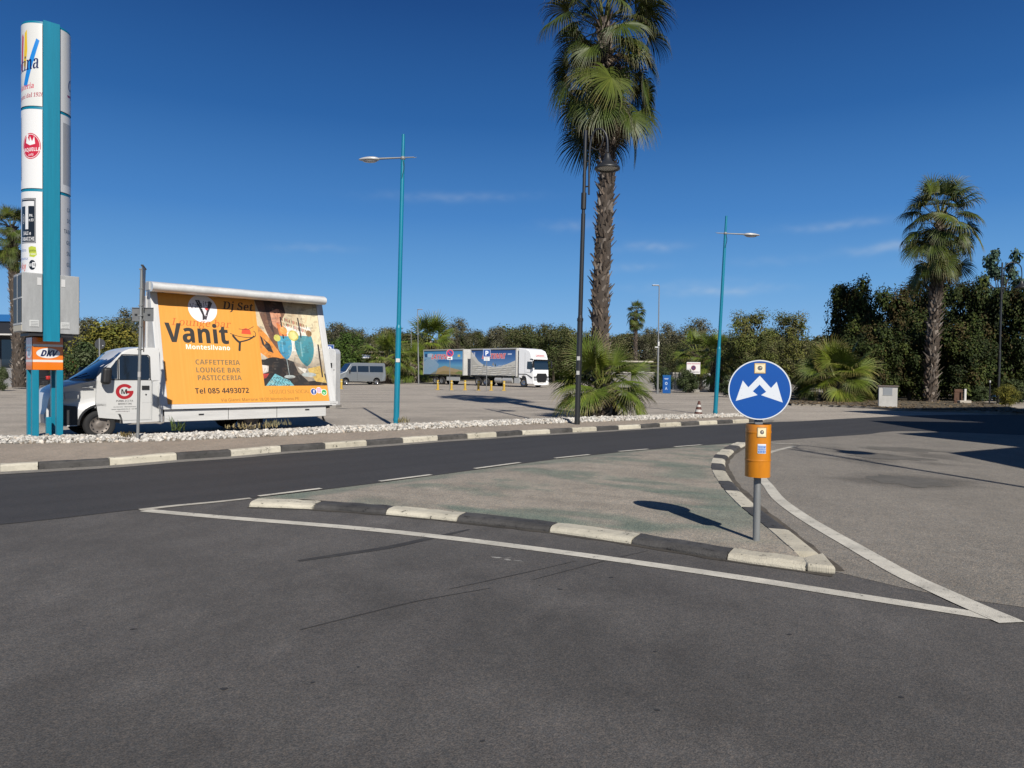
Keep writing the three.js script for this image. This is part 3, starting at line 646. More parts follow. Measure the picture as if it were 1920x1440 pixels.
// ------------------------------------------------------------------ palms
{ // the tall palm
  const base = G(1128, 777, .1), top = AT(1122, 52, 28.6);
  const h = top.y - base.y;
  const t = thing('palm_tree', 'tall palm with shaggy trunk and thick drooping crown behind the black lamp', 'palm tree', base);
  const dx = (px, py) => { const p = AT(px, py, 28.6); return V(p.x - base.x, p.y - base.y, 0); };
  const path = [V(0, -.1, 0), dx(1121, 660).setZ(-.1), dx(1120, 560), dx(1126, 450), dx(1131, 360), dx(1134, 280), dx(1130, 160), dx(1126, 60)];
  const tr = palmTrunk(path, .37, .25, 74, 11, .22);
  const trunk = part(t, 'trunk', tr[0], palmBark);
  tag(part(trunk, 'leaf_stub', tr[1], palmBark), null, null, null, 'stuff');
  const o = { petiole: 1.5, R: 1.27, segs: 44 };
  const S = [[74, .22, .1], [50, .5, .4], [24, .6, .8], [-2, .6, .85], [-20, .6, .85], [-42, .55, .6]].map(([el, droop, nod], i) => Array.from({ length: i ? 3 : 2 }, () => frondGeo({ ...o, el: el * Math.PI / 180, droop, nod })));
  S.push(deadSet(Array.from({ length: 3 }, () => frondGeo({ petiole: .9, R: 1.0, segs: 20, el: -1.38, droop: .9, dead: 1, spread: 1.4 }))));
  S.push(deadSet(Array.from({ length: 2 }, () => frondGeo({ petiole: .7, R: .95, segs: 18, el: -1.52, droop: .6, dead: 1, spread: 1.2 }))));
  const C = new THREE.CatmullRomCurve3(path), spots = [], axis = (y) => { let b = C.getPoint(0); for (let i = 0; i <= 100; i++) { const p = C.getPoint(i / 100); if (Math.abs(p.y - y) < Math.abs(b.y - y)) b = p; } return b; };
  let az = 0;
  const ring = (n, y0, y1, k, s0, s1) => { for (let i = 0; i < n; i++) { az += 2.39996 + rr(-.25, .25); const y = rr(y0, y1), c = axis(y); spots.push([c.x, y, c.z, az, k, rr(s0, s1)]); } };
  ring(9, h - .3, h + .1, 0, 1, 1.2); ring(14, h - .9, h - .1, 1, .9, 1.25); ring(15, h - 1.5, h - .5, 2, .85, 1.25); ring(13, h - 2.2, h - .9, 3, .8, 1.2); ring(15, h - 2.9, h - 1.7, 4, .85, 1.25); ring(19, h - 3.2, h - 2.1, 5, .8, 1.3);
  ring(34, h - 3.3, h - .8, 6, .85, 1.15); ring(26, h - 3.5, h - 1.2, 7, .8, 1.1);
  crown(t, S, spots);
}
// a young fan palm: leaves on long stalks straight from a short stump
function bushPalm(label, base, size, stump, n, group, segs = 40, name = 'fan_palm') {
  const t = thing(name, label, 'palm', base, 0, group);
  const tr = palmTrunk([V(0, -.1, 0), V(.02, stump * .5, 0), V(0, stump, 0)], .5 * size, .34 * size, 12, 12, .26 * size);
  const trunk = part(t, 'trunk', tr[0], palmBark); tag(part(trunk, 'leaf_stub', tr[1], palmBark), null, null, null, 'stuff');
  const o = { petiole: 1.1, R: 1.0, segs };
  const S = [76, 54, 34, 14, -10, -32].map((el, i) => Array.from({ length: 3 }, () => frondGeo({ ...o, el: el * Math.PI / 180, droop: [.1, .16, .24, .3, .36, .4][i], nod: [.05, .3, .6, .8, .75, .55][i] })));
  const spots = []; let az = rr(0, 6);
  for (let i = 0; i < n; i++) { az += 2.39996 + rr(-.3, .3); const u = i / n, k = u < .12 ? 0 : u < .32 ? 1 : u < .58 ? 2 : u < .8 ? 3 : u < .93 ? 4 : 5; spots.push([rr(-.12, .12) * size, stump * lerp(1, .72, i / n), rr(-.12, .12) * size, az, k, rr(.85, 1.12) * size]); }
  crown(t, S, spots, 1, brightFronds);
  return t;
}
bushPalm('low bushy fan palm on the white stones at the foot of the tall palm', G(1126, 779, .12).add(V(0, 0, .55)), 1.06, .95, 40);
bushPalm('large low fan palm before the dark trees, right of the blue sign', G(1566, 755), 1.45, 1.2, 54);
for (const [px, py, d, s, st, n, label] of [[724, 716, 86, 2.0, 3.0, 34, 'dense fan palm right behind the silver van, left of the lorry'], [772, 716, 94, 1.8, 2.2, 26, 'fan palm with yellowed lower leaves at the rear end of the trailer'], [803, 716, 100, 2.3, 5.4, 40, 'fan palm standing taller behind the trailer roof'], [1306, 724, 72, 1.35, 3.8, 34, 'shaggy fan palm just behind the white no parking board'], [1343, 724, 66, 1.3, 3.2, 32, 'fan palm with a thick skirt of dead leaves close to the right turquoise lamp']])
  bushPalm(label, AT(px, py, d).setY(0), s, st, n, 'fan palms along the back of the car park', 22);
// palms with a trunk
function tallPalm(label, base, h, r, size, lean, segs, skirt, name = 'palm_tree') {
  const t = thing(name, label, 'palm tree', base), path = [V(0, -.1, 0), V(lean * .2, h * .35, 0), V(lean * .7, h * .7, 0), V(lean, h, 0)];
  const tr = palmTrunk(path, r * 1.25, r * .85, Math.round(h * 4.2), 11, .3 * Math.min(1, size)), trunk = part(t, 'trunk', tr[0], palmBark);
  tag(part(trunk, 'leaf_stub', tr[1], palmBark), null, null, null, 'stuff');
  const o = { petiole: 1.4, R: 1.2, segs };
  const S = [74, 46, 20, -10, -46].map((el, i) => Array.from({ length: 3 }, () => frondGeo({ ...o, el: el * Math.PI / 180, droop: [.25, .5, .6, .6, .55][i], nod: [.1, .45, .8, .85, .55][i] })));
  S.push(deadSet(Array.from({ length: 2 }, () => frondGeo({ petiole: .9, R: 1, segs: Math.round(segs * .6), el: -1.4, droop: .8, dead: 1, spread: 1.3 }))));
  const spots = []; let az = rr(0, 6);
  [[8, 0, .2, 0], [13, .1, .6, 1], [15, .3, 1.1, 2], [15, .7, 1.8, 3], [16, 1.2, 2.6, 4], [skirt, .7, 2.6, 5]].forEach(([n, a, b, k]) => { for (let i = 0; i < n; i++) { az += 2.39996 + rr(-.3, .3); const y = h - rr(a, b) * size; spots.push([lean * (y / h), y, 0, az, k, rr(.88, 1.15) * size]); } });
  crown(t, S, spots);
  return t;
}
{ const b = AT(1744, 757, 45).setY(.1), p = AT(1763, 402, 45); tallPalm('tall fan palm with a full crown standing against the dark trees on the right', b, p.y - b.y, .29, 1.12, p.x - b.x, 32, 22); }
{ const b = AT(36, 722, 52).setY(.2), p = AT(22, 424, 52); tallPalm('palm behind the tall advertising pylon, its crown cut by the left picture edge', b, p.y - b.y, .36, .72, p.x - b.x, 26, 4); }
{ const b = AT(1190, 716, 104).setY(0), p = AT(1193, 583, 104); tallPalm('small distant fan palm rising above the far trees right of the tall palm', b, p.y - b.y, .26, .68, p.x - b.x, 16, 14); }

// ------------------------------------------------------------------ trees and bushes
const WIDE = { olive: 1.85, greybrown: 1.6, feather: 1.4, broad: 1.18 };
const rowGroup = 'trees in the row beyond the car park';
const put = (kind, px, top, wpx, d, label, group, name = 'tree', lift = .12) => { const p = AT(px, top, d), w = wpx / FPX * d; return tree(name, label, kind, V(p.x, 0, -d), w * (WIDE[kind] ?? 1.15), p.y * (1 - lift) * 1.02, p.y * lift, group); };
for (const a of [
  ['greybrown', 168, 592, 70, 70, 'bare-looking grey brown tree just right of the pylon boxes'],
  ['greybrown', 232, 572, 74, 66, 'round grey brown tree seen left of the triangular sign back'],
  ['greybrown', 285, 590, 60, 78, 'grey brown tree half hidden by the front edge of the billboard'],
  ['olive', 560, 602, 90, 96, 'olive tree hidden by the billboard except for its top'],
  ['greybrown', 632, 602, 74, 100, 'grey tree behind the round green tree, right of the billboard'],
  ['greybrown', 676, 616, 62, 104, 'low grey tree between the billboard and the left turquoise lamp'],
  ['olive', 725, 612, 66, 106, 'olive tree behind the left turquoise lamp'],
  ['greybrown', 858, 596, 62, 112, 'tall brownish tree behind the middle of the trailer'],
  ['olive', 897, 618, 46, 116, 'low olive tree above the gap between trailer and lorry'],
  ['greybrown', 934, 609, 62, 112, 'grey tree with thin top above the blue lorry body'],
  ['olive', 990, 604, 66, 108, 'dark olive tree above the lorry cab'],
  ['olive', 1040, 603, 70, 108, 'dark olive tree between the lorry cab and the black lamp'],
  ['olive', 1090, 618, 50, 110, 'olive tree behind the black lamp post'],
  ['olive', 1150, 626, 60, 104, 'olive tree behind the bushy fan palm'],
  ['greybrown', 1216, 610, 46, 106, 'low brown tree below the small distant palm'],
  ['greybrown', 1246, 600, 56, 104, 'round grey brown tree behind the thin lamp mast'],
  ['greybrown', 1306, 597, 84, 102, 'wide grey tree behind the no parking board'],
  ['olive', 1276, 640, 60, 92, 'low dark tree filling the gap left of the no parking board'],
]) put(a[0], a[1], a[2], a[3], a[4], a[5], rowGroup);
for (const a of [
  ['feather', 1406, 582, 92, 62, 'feathery yellow green tree right of the turquoise lamp, above the blue disc'],
  ['feather', 1482, 584, 84, 66, 'feathery grey green tree with a thin top left of the dark broadleaf trees'],
  ['feather', 1370, 622, 60, 70, 'darker feathery tree beside the right turquoise lamp'],
  ['feather', 1446, 640, 90, 56, 'low feathery tree directly behind the blue disc sign'],
]) put(a[0], a[1], a[2], a[3], a[4], a[5], 'feathery trees behind the blue disc sign');
for (const a of [
  ['broad', 1596, 520, 124, 52, 'dark broadleaf tree with a pointed top at the left end of the right-hand group'],
  ['broad', 1674, 538, 112, 54, 'dark broadleaf tree between the pointed tree and the tall right palm'],
  ['broad', 1745, 520, 120, 58, 'dark broadleaf tree directly behind the tall right palm'],
  ['broad', 1822, 516, 120, 52, 'dark broadleaf tree with reddish leaf tips right of the tall palm'],
  ['broad', 1900, 526, 130, 50, 'dark broadleaf tree behind the black lamp at the right edge'],
  ['broad', 1990, 520, 130, 52, 'dark broadleaf tree cut by the right picture edge'],
  ['broad', 1630, 600, 110, 47, 'lower dark broadleaf tree above the white utility cabinet'],
  ['broad', 1710, 610, 96, 46.5, 'lower broadleaf tree touching the tall right palm trunk'],
  ['broad', 1800, 600, 110, 47, 'lower broadleaf tree above the wooden board by the verge'],
]) put(a[0], a[1], a[2], a[3], a[4], a[5], 'dark broadleaf trees on the right', 'tree', .0);
put('bluish', 1884, 458, 96, 64, 'taller thin bluish green tree showing above the dark trees at the right edge', null, 'tree', .45);
put('green', 652, 626, 84, 92, 'round bright green tree behind the silver van', null, 'tree', .08);
put('yellow', 210, 606, 150, 48, 'yellow green bush behind the cab of the advertising van', null, 'bush', .02);
put('yellow', 300, 612, 90, 56, 'yellow green bush between the road sign pole and the billboard', null, 'bush', .02);
put('shrub', 160, 640, 84, 40, 'dark green shrub behind the bonnet of the advertising van', null, 'bush', .02);
put('flower', 122, 662, 46, 36, 'low oleander with red flowers seen between the pylon legs and the van', null, 'bush', .02);
put('shrub', 1368, 705, 34, 52, 'small dark shrub at the foot of the parking machine', null, 'bush', .02);
put('shrub', 1240, 690, 46, 64, 'small shrub behind the blue kiosk', null, 'bush', .02);
put('shrub', 1290, 694, 44, 62, 'low shrub behind the no parking board stand', null, 'bush', .02);
put('yellow', 1888, 722, 46, 42, 'small yellowish shrub beside the black post on the right', null, 'bush', .02);
put('shrub', 1900, 712, 60, 46, 'low green shrub at the right edge beyond the black post', null, 'bush', .02);
put('shrub', 1830, 716, 46, 46, 'low shrub under the trees left of the black post', null, 'bush', .02);
put('shrub', 4, 688, 26, 47, 'small grey green bush in front of the building at the left edge', null, 'bush', .02);
put('shrub', 1520, 700, 70, 50, 'dark shrub left of the large low fan palm', null, 'bush', .02);
{ // the wood behind everything, read as one mass
  const { g } = crownGeo({ ...KINDS.olive, leaves: 5000, leaf: .04 }), N = 70, w = new THREE.InstancedMesh(g, leafMat, N), o = new THREE.Object3D();
  for (let i = 0; i < N; i++) { const a = lerp(-.85, .95, i / N) + rr(-.01, .01), d = rr(122, 150); o.position.set(Math.tan(a) * d, -.5, -d); o.rotation.y = rr(0, 6); const s = rr(8, 11); o.scale.set(s * 1.4, rr(8.4, 10.4), s * 1.4); o.updateMatrix(); w.setMatrixAt(i, o.matrix); }
  w.name = 'far_woods'; scene.add(tag(w, 'far olive coloured wood behind the row of trees', 'woodland', null, 'stuff'));
}
// ------------------------------------------------------------------ traffic sign on the island
const font = (px, f = 'sans-serif', style = 'bold') => `${style} ${px}px ${f}`;
const txt = (g, s, x, y, px, fill, o = {}) => { g.save(); g.translate(x, y); if (o.rot) g.rotate(o.rot); if (o.skew) g.transform(1, 0, o.skew, 1, 0, 0); if (o.sx) g.scale(o.sx, 1); g.font = font(px, o.f, o.style ?? 'bold'); g.textAlign = o.align ?? 'center'; g.textBaseline = 'middle'; if (o.stroke) { g.lineWidth = o.lw ?? 4; g.strokeStyle = o.stroke; g.lineJoin = 'round'; g.strokeText(s, 0, 0); } g.fillStyle = fill; g.fillText(s, 0, 0); g.restore(); };
const poly = (g, pts, fill) => { g.beginPath(); pts.forEach(([x, y], i) => (i ? g.lineTo(x, y) : g.moveTo(x, y))); g.closePath(); g.fillStyle = fill; g.fill(); };
const disc = (g, x, y, r, fill) => { g.beginPath(); g.arc(x, y, r, 0, 7); g.fillStyle = fill; g.fill(); };
const printMat = (t, rough = .45, coat = .3) => phys([1, 1, 1], rough, { map: t, clearcoat: coat });
const stickerTex = canvasTex(128, 128, (g) => {
  g.fillStyle = '#e7cf9c'; g.fillRect(0, 0, 128, 128); g.strokeStyle = '#8a6f4c'; g.lineWidth = 6; g.strokeRect(3, 3, 122, 122);
  g.fillStyle = '#f2e3bd'; g.fillRect(16, 14, 96, 92); disc(g, 64, 62, 27, '#2b2a2b'); disc(g, 64, 62, 19, '#8d8680'); poly(g, [[52, 74], [60, 48], [76, 52], [70, 74]], '#2b2a2b'); poly(g, [[58, 60], [78, 44], [82, 52], [64, 68]], '#d8cdb8');
  g.fillStyle = '#b9a47c'; g.fillRect(20, 108, 88, 5); g.fillRect(20, 18, 88, 4);
});
{
  const base = G(1418, 1013, .06), d = -base.z, t = thing('road_sign', 'round blue sign with two white diverging arrows above an orange tube on grey post', 'traffic sign', base, -.27);
  const lean = .0;
  part(t, 'post', [cyl(.036, .036, 1.78, 0, -.05, 0, 20)], M.galv);
  const yb = AT(1425, 893, d).y - base.y, yt = AT(1425, 795, d).y - base.y, yd = AT(1428.5, 731, d).y - base.y;
  const tubeM = phys([.70, .245, .006], .38, { clearcoat: .35, map: softWear });
  const r = .124, prof = [[r - .012, yb], [r, yb], [r, lerp(yb, yt, .3)], [r + .004, lerp(yb, yt, .305)], [r + .004, lerp(yb, yt, .335)], [r, lerp(yb, yt, .34)], [r, lerp(yb, yt, .83)], [r + .003, lerp(yb, yt, .835)], [r + .003, lerp(yb, yt, .87)], [r, lerp(yb, yt, .875)], [r, yt], [r - .012, yt], [r - .012, yb]];
  const b = part(t, 'bollard_tube', new THREE.LatheGeometry(prof.map((p) => new THREE.Vector2(p[0], p[1])), 40), tubeM);
  tag(b, 'orange bollard tube below the blue disc');
  part(t, 'tube_bracket', [box(.23, .012, .05, 0, yt - .03, 0), box(.23, .012, .05, 0, yb + .05, 0), box(.05, .012, .23, 0, yt - .034, 0)], M.galv);
  const arc = (w, h, y, rad, a0) => { const n = 8, g = new THREE.PlaneGeometry(w, h, n, 1); return warp(g, (v) => { const a = a0 + v.x / rad; v.set(Math.sin(a) * rad, v.y + y, Math.cos(a) * rad); }); };
  part(t, 'sticker', arc(.094, .10, lerp(yb, yt, .86), r + .005, .22), printMat(stickerTex));
  part(t, 'sticker', arc(.083, .095, lerp(yb, yt, .55), r + .004, .24), printMat(canvasTex(128, 144, (g) => {
    g.fillStyle = '#dfe6ee'; g.fillRect(0, 0, 128, 144); g.fillStyle = '#1f5fae'; g.fillRect(6, 24, 116, 34); g.fillRect(6, 64, 116, 26); g.fillRect(6, 96, 116, 42);
    g.fillStyle = '#dfe6ee'; for (let i = 0; i < 14; i++) { g.fillRect(14 + (i % 5) * 21, 30 + (i % 3) * 8, 15, 4); g.fillRect(14 + (i % 5) * 21, 70 + (i % 2) * 9, 15, 4); g.fillRect(16 + (i % 4) * 26, 102 + (i % 3) * 12, 14, 6); }
  })));
  const R = .303;
  const plateG = new THREE.LatheGeometry([[0, 0], [R - .012, 0], [R, .004], [R, -.016], [R - .012, -.012], [0, -.012]].map((p) => new THREE.Vector2(Math.max(p[0], .0001), p[1])), 72).rotateX(Math.PI / 2).translate(0, yd, .062);
  const plate0 = part(t, 'sign_plate', plateG, M.galv);
  const faceTex = canvasTex(1024, 1024, (g) => {
    g.fillStyle = '#dfe3e6'; g.fillRect(0, 0, 1024, 1024); disc(g, 512, 512, 490, '#0850a4');
    const k = 512 / 195, P = (x, y) => [512 + (x - 443) * k, 512 + (y - 313) * k];
    poly(g, [P(443, 220), P(374, 297), P(339, 253), P(297, 387), P(432, 346), P(402, 322), P(443, 278), P(484, 324), P(453, 346), P(586, 391), P(547, 258), P(513, 299)], '#dde2e8');
    g.globalAlpha = .10; for (let i = 0; i < 130; i++) { g.fillStyle = i % 2 ? '#20344a' : '#cfd8e0'; g.beginPath(); g.ellipse((i * 389) % 1024, (i * 571) % 1024, 2 + (i % 5) * 3, 1 + (i % 7), i, 0, 7); g.fill(); }
    g.globalAlpha = 1;
  });
  const face = uvPlanar(new THREE.CircleGeometry(R - .002, 72), (x, y) => [.5 + x / (2 * R), .5 + y / (2 * R)]).translate(0, yd, .0675);
  part(plate0, 'sign_face', face, printMat(faceTex, .38, .25));
  part(plate0, 'sticker', quad(V(-.054, yd + .165, .0695), V(.056, yd + .165, .0695), V(.056, yd + .272, .0695), V(-.054, yd + .272, .0695)), printMat(stickerTex));
  part(t, 'clamp', [rbox(.10, .035, .07, 0, yd + .14, .025, .008), rbox(.10, .035, .07, 0, yd - .14, .025, .008), rbox(.08, .05, .08, 0, yt + .02, 0, .01)], M.galv);
}

// ------------------------------------------------------------------ the advertising pylon
{
  const c = G(86, 823, .2), d0 = 15.45, cp = AT(87, 700, d0), base = V(cp.x, .12, -d0), az = 45 * Math.PI / 180;
  const t = thing('advertising_pylon', 'tall cylindrical advertising pylon on turquoise legs with white curved panels', 'pylon sign', base, az);
  const Y = (py) => AT(87, py, d0 - .4).y - base.y;
  const R = .452, T = M.teal;
  // local z is the way the turquoise front column faces
  const yTop = Y(44), yMid = Y(515), yBox = Y(625), yd0 = Y(694), yd1 = Y(632), yLow = Y(640);
  part(t, 'front_column', [box(.30, yTop + .06 - yLow, .05, 0, (yTop + .06 + yLow) / 2, R - .01)], T);
  part(t, 'rear_column', [box(.30, yTop + .06 - yLow, .05, 0, (yTop + .06 + yLow) / 2, -R + .01)], T);
  part(t, 'core', [cyl(R - .06, R - .06, yTop - yMid, 0, yMid, 0, 40)], T);
  const a0 = .36, breaks = [[Y(45), Y(200)], [Y(206), Y(354)], [Y(360), Y(514)]];
  const bands = [Y(44) , Y(203), Y(357), Y(515)];
  part(t, 'panel_band', bands.map((y) => new THREE.CylinderGeometry(R - .012, R - .012, .075, 48).translate(0, y, 0)), T);
  const cyc = (r, y0, y1, from, to, n = 24) => { const g = new THREE.CylinderGeometry(r, r, y1 - y0, n, 1, true, from, to - from); return g.translate(0, (y0 + y1) / 2, 0); };
  // panels are seen at local angles from the front column: theta 0 = +z; the left panel runs to negative x
  const W = 900, H = 1024;
  const texs = {
    top: canvasTex(W, H, (g) => {
      g.fillStyle = '#dfdfdb'; g.fillRect(0, 0, W, H);
      poly(g, [[470, 560], [505, 150], [535, 120], [560, 170], [520, 600]], '#c9354c'); poly(g, [[560, 520], [590, 120], [640, 80], [650, 330], [610, 560]], '#ecc51c'); poly(g, [[560, 760], [640, 560], [810, 190], [860, 215], [760, 480], [640, 790]], '#1f86d8');
      txt(g, 'Cantina', 480, 520, 230, '#141d55', { f: 'serif', style: 'italic bold', rot: -.12, sx: .8 });
      txt(g, 'gelateria', 560, 790, 92, '#cf3145', { f: 'serif', style: 'italic bold', rot: -.08 }); txt(g, 'artigiani dal 1926', 600, 905, 72, '#a92b3a', { f: 'serif', style: 'italic bold', rot: -.1 });
    }),
    mid: canvasTex(W, H, (g) => {
      g.fillStyle = '#e9e9e8'; g.fillRect(0, 0, W, H); g.fillStyle = '#b9b9b9'; g.fillRect(60, 90, 420, 830); g.fillStyle = '#8f9092'; g.fillRect(380, 150, 60, 700);
      txt(g, 'BAR', 430, 820, 90, '#3a3f44', { rot: -1.57 });
      disc(g, 712, 480, 168, '#c81f38'); g.save(); g.translate(712, 480); g.strokeStyle = '#e9e9e8'; g.lineWidth = 8; g.beginPath(); g.arc(0, 0, 152, 0, 7); g.stroke(); g.restore();
      poly(g, [[620, 440], [640, 330], [690, 420], [700, 350], [740, 420], [775, 350], [790, 450], [700, 470]], '#efefee'); disc(g, 650, 345, 22, '#efefee');
      txt(g, 'SAQUELLA', 712, 525, 66, '#f2f2f1', { rot: -.06 }); txt(g, 'caffè', 712, 590, 44, '#f2f2f1', { style: 'italic' });
    }),
    low: canvasTex(W, H, (g) => {
      g.fillStyle = '#e6e6e6'; g.fillRect(0, 0, W, H);
      g.fillStyle = '#17181b'; g.fillRect(470, 84, 330, 560); g.fillStyle = '#e6e6e6'; g.fillRect(498, 120, 275, 62); g.fillRect(600, 120, 66, 350);
      g.strokeStyle = '#c9c9c9'; g.lineWidth = 8; g.strokeRect(482, 96, 306, 536);
      txt(g, 'PN.', 718, 300, 46, '#e6e6e6'); txt(g, 'n.53', 718, 356, 46, '#e6e6e6'); g.lineWidth = 7; g.strokeStyle = '#d0d0d0'; g.beginPath(); g.ellipse(545, 340, 30, 58, 0, 0, 7); g.stroke(); g.beginPath(); g.ellipse(545, 340, 14, 28, 0, 0, 7); g.stroke();
      txt(g, 'SALI e', 632, 520, 60, '#e6e6e6'); txt(g, 'TABACCHI', 635, 590, 64, '#e6e6e6', { sx: .9 });
      txt(g, 'intellitro', 510, 730, 52, '#6c7fa8'); txt(g, 'Lottomatica', 520, 835, 46, '#6c7fb8', { style: 'bold' }); disc(g, 430, 835, 16, '#dd7c3c'); txt(g, 'sky', 530, 930, 110, '#d4593a');
      poly(g, [[670, 700], [720, 680], [800, 690], [815, 790], [770, 820], [690, 810]], '#b9c53a'); txt(g, 'gratta', 742, 735, 38, '#4b5c22'); txt(g, 'e vinci', 742, 778, 36, '#e6e6e6');
      disc(g, 740, 915, 62, '#17181b'); txt(g, 'Wi', 712, 915, 54, '#e6e6e6'); g.fillStyle = '#e6e6e6'; g.fillRect(740, 880, 52, 68); txt(g, 'Fi', 768, 915, 50, '#17181b');
    }),
    topR: canvasTex(W, H, (g) => { g.fillStyle = '#d8d8d6'; g.fillRect(0, 0, W, H); poly(g, [[300, 820], [350, 700], [420, 640], [450, 780], [380, 830]], '#8f2338'); poly(g, [[150, 790], [330, 770], [340, 800], [180, 815]], '#8f2338'); txt(g, 'Cantina', 560, 650, 200, '#1b2150', { f: 'serif', style: 'italic bold' }); }),
    midR: canvasTex(W, H, (g) => { g.fillStyle = '#d9d9d9'; g.fillRect(0, 0, W, H); g.fillStyle = '#a4a5a8'; g.fillRect(60, 100, 500, 820); txt(g, 'TEMPESTA', 330, 520, 120, '#2e3236', { rot: -1.57 }); }),
    lowR: canvasTex(W, H, (g) => { g.fillStyle = '#c9c9cb'; g.fillRect(0, 0, W, H); 'CAFFE,DOLCI,TABACCHI,GELATI,SNACK,GIOCO'.split(',').forEach((s, i) => txt(g, s, 260, 170 + i * 140, 74, '#3d4350')); }),
  };
  const mats = Object.fromEntries(Object.entries(texs).map(([k, x]) => [k, phys([.9, .9, .9], .35, { map: x, clearcoat: .35 })]));
  breaks.forEach(([y1, y0], i) => {
    // left-hand panel: theta from pi + a0 (far column) to 2 pi - a0 (front column)
    const L = part(t, 'curved_panel', cyc(R, y0, y1, Math.PI + a0, 2 * Math.PI - a0), [mats.top, mats.mid, mats.low][i]);
    const Rr = part(t, 'curved_panel', cyc(R, y0, y1, a0, Math.PI - a0), [mats.topR, mats.midR, mats.lowR][i]);
  });
  // display boxes either side of the column
  const boxM = std([.40, .41, .41], .5, { map: softWear });
  for (const s of [-1, 1]) {
    const w = .365, x0 = .158, dep = .84, y0 = yBox + (s < 0 ? .02 : 0), y1 = yMid + .02, b = part(t, 'display_box', [rbox(w, y1 - y0, dep, s * (x0 + w / 2), (y0 + y1) / 2, .0 + .02, .015)], boxM);
    part(b, 'vent', [box(.17, .14, .012, s * (x0 + w / 2 + .03) + (s < 0 ? .06 : -.12), y0 + .18, dep / 2 + .024), ...[0, 1, 2, 3].map((k) => box(.13, .012, .01, s * (x0 + w / 2 + .03) + (s < 0 ? .06 : -.12), y0 + .135 + k * .03, dep / 2 + .034))], std([.55, .56, .55], .5));
    part(b, 'access_plate', [box(.075, .16, .008, s * (x0 + .06), y1 - .17, dep / 2 + .023)], std([.58, .58, .57], .5));
    const sx = s * (x0 + w + .003);
    part(b, 'screen', [0, 1].map((k) => box(.012, (y1 - y0) * .80, .36, sx, (y0 + y1) / 2 + .07, -.18 + k * .4)), phys([.035, .034, .028], .5, { clearcoat: .15, clearcoatRoughness: .4 }));
    part(b, 'screen_frame', [box(.02, .04, .82, sx, y0 + .17, .02), box(.02, (y1 - y0) * .86, .03, sx, (y0 + y1) / 2 + .05, .02), box(.02, .03, .82, sx, (y0 + y1) / 2 + .09, .02)], M.grey);
    part(b, 'lower_strip', box(.012, .12, .80, sx, y0 + .08, .02), std([.5, .45, .34], .5));
  }
  // lower sign cube with the fuel card logo
  const D = .58, dkv = canvasTex(512, 512, (g) => {
    g.fillStyle = '#ee7d08'; g.fillRect(0, 0, 512, 512); g.fillStyle = '#e8e4dc'; g.fillRect(0, 104, 512, 36); g.fillRect(0, 352, 512, 36);
    g.beginPath(); g.ellipse(262, 246, 205, 84, 0, 0, 7); g.fillStyle = '#e9e8e6'; g.fill(); g.lineWidth = 6; g.strokeStyle = '#cf6b05'; g.stroke();
    txt(g, 'DKV', 262, 248, 132, '#16194f', { style: 'italic bold', skew: -.12, sx: 1.05, stroke: '#16194f', lw: 8 });
  });
  const dm = phys([.92, .92, .92], .3, { map: dkv, clearcoat: .5 });
  const sb = part(t, 'sign_cube', [rbox(D - .02, yd1 - yd0, D - .02, 0, (yd0 + yd1) / 2, -.15, .01)], std([.55, .18, .004], .4));
  for (let k = 0; k < 4; k++) part(sb, 'sign_panel', quad(V(-D / 2 + .01, yd0 + .005, D / 2), V(D / 2 - .01, yd0 + .005, D / 2), V(D / 2 - .01, yd1 - .005, D / 2), V(-D / 2 + .01, yd1 - .005, D / 2)).rotateY(k * Math.PI / 2).translate(0, 0, -.15), dm);
  part(t, 'top_plate', [box(.8, .06, .8, 0, yd1 + .05, 0)], M.dark);
  for (const [x, z] of [[-1, 1], [1, 1], [-1, -1], [1, -1]]) part(t, 'leg', [rbox(.125, yd0 + .35, .125, x * (D / 2 - .065), (yd0 - .35) / 2 + .0, z * (D / 2 - .065) - .15, .01)], M.teal);
  part(t, 'low_post', [rbox(.1, .6, .1, .06, .2, -.1, .01)], M.teal);
}

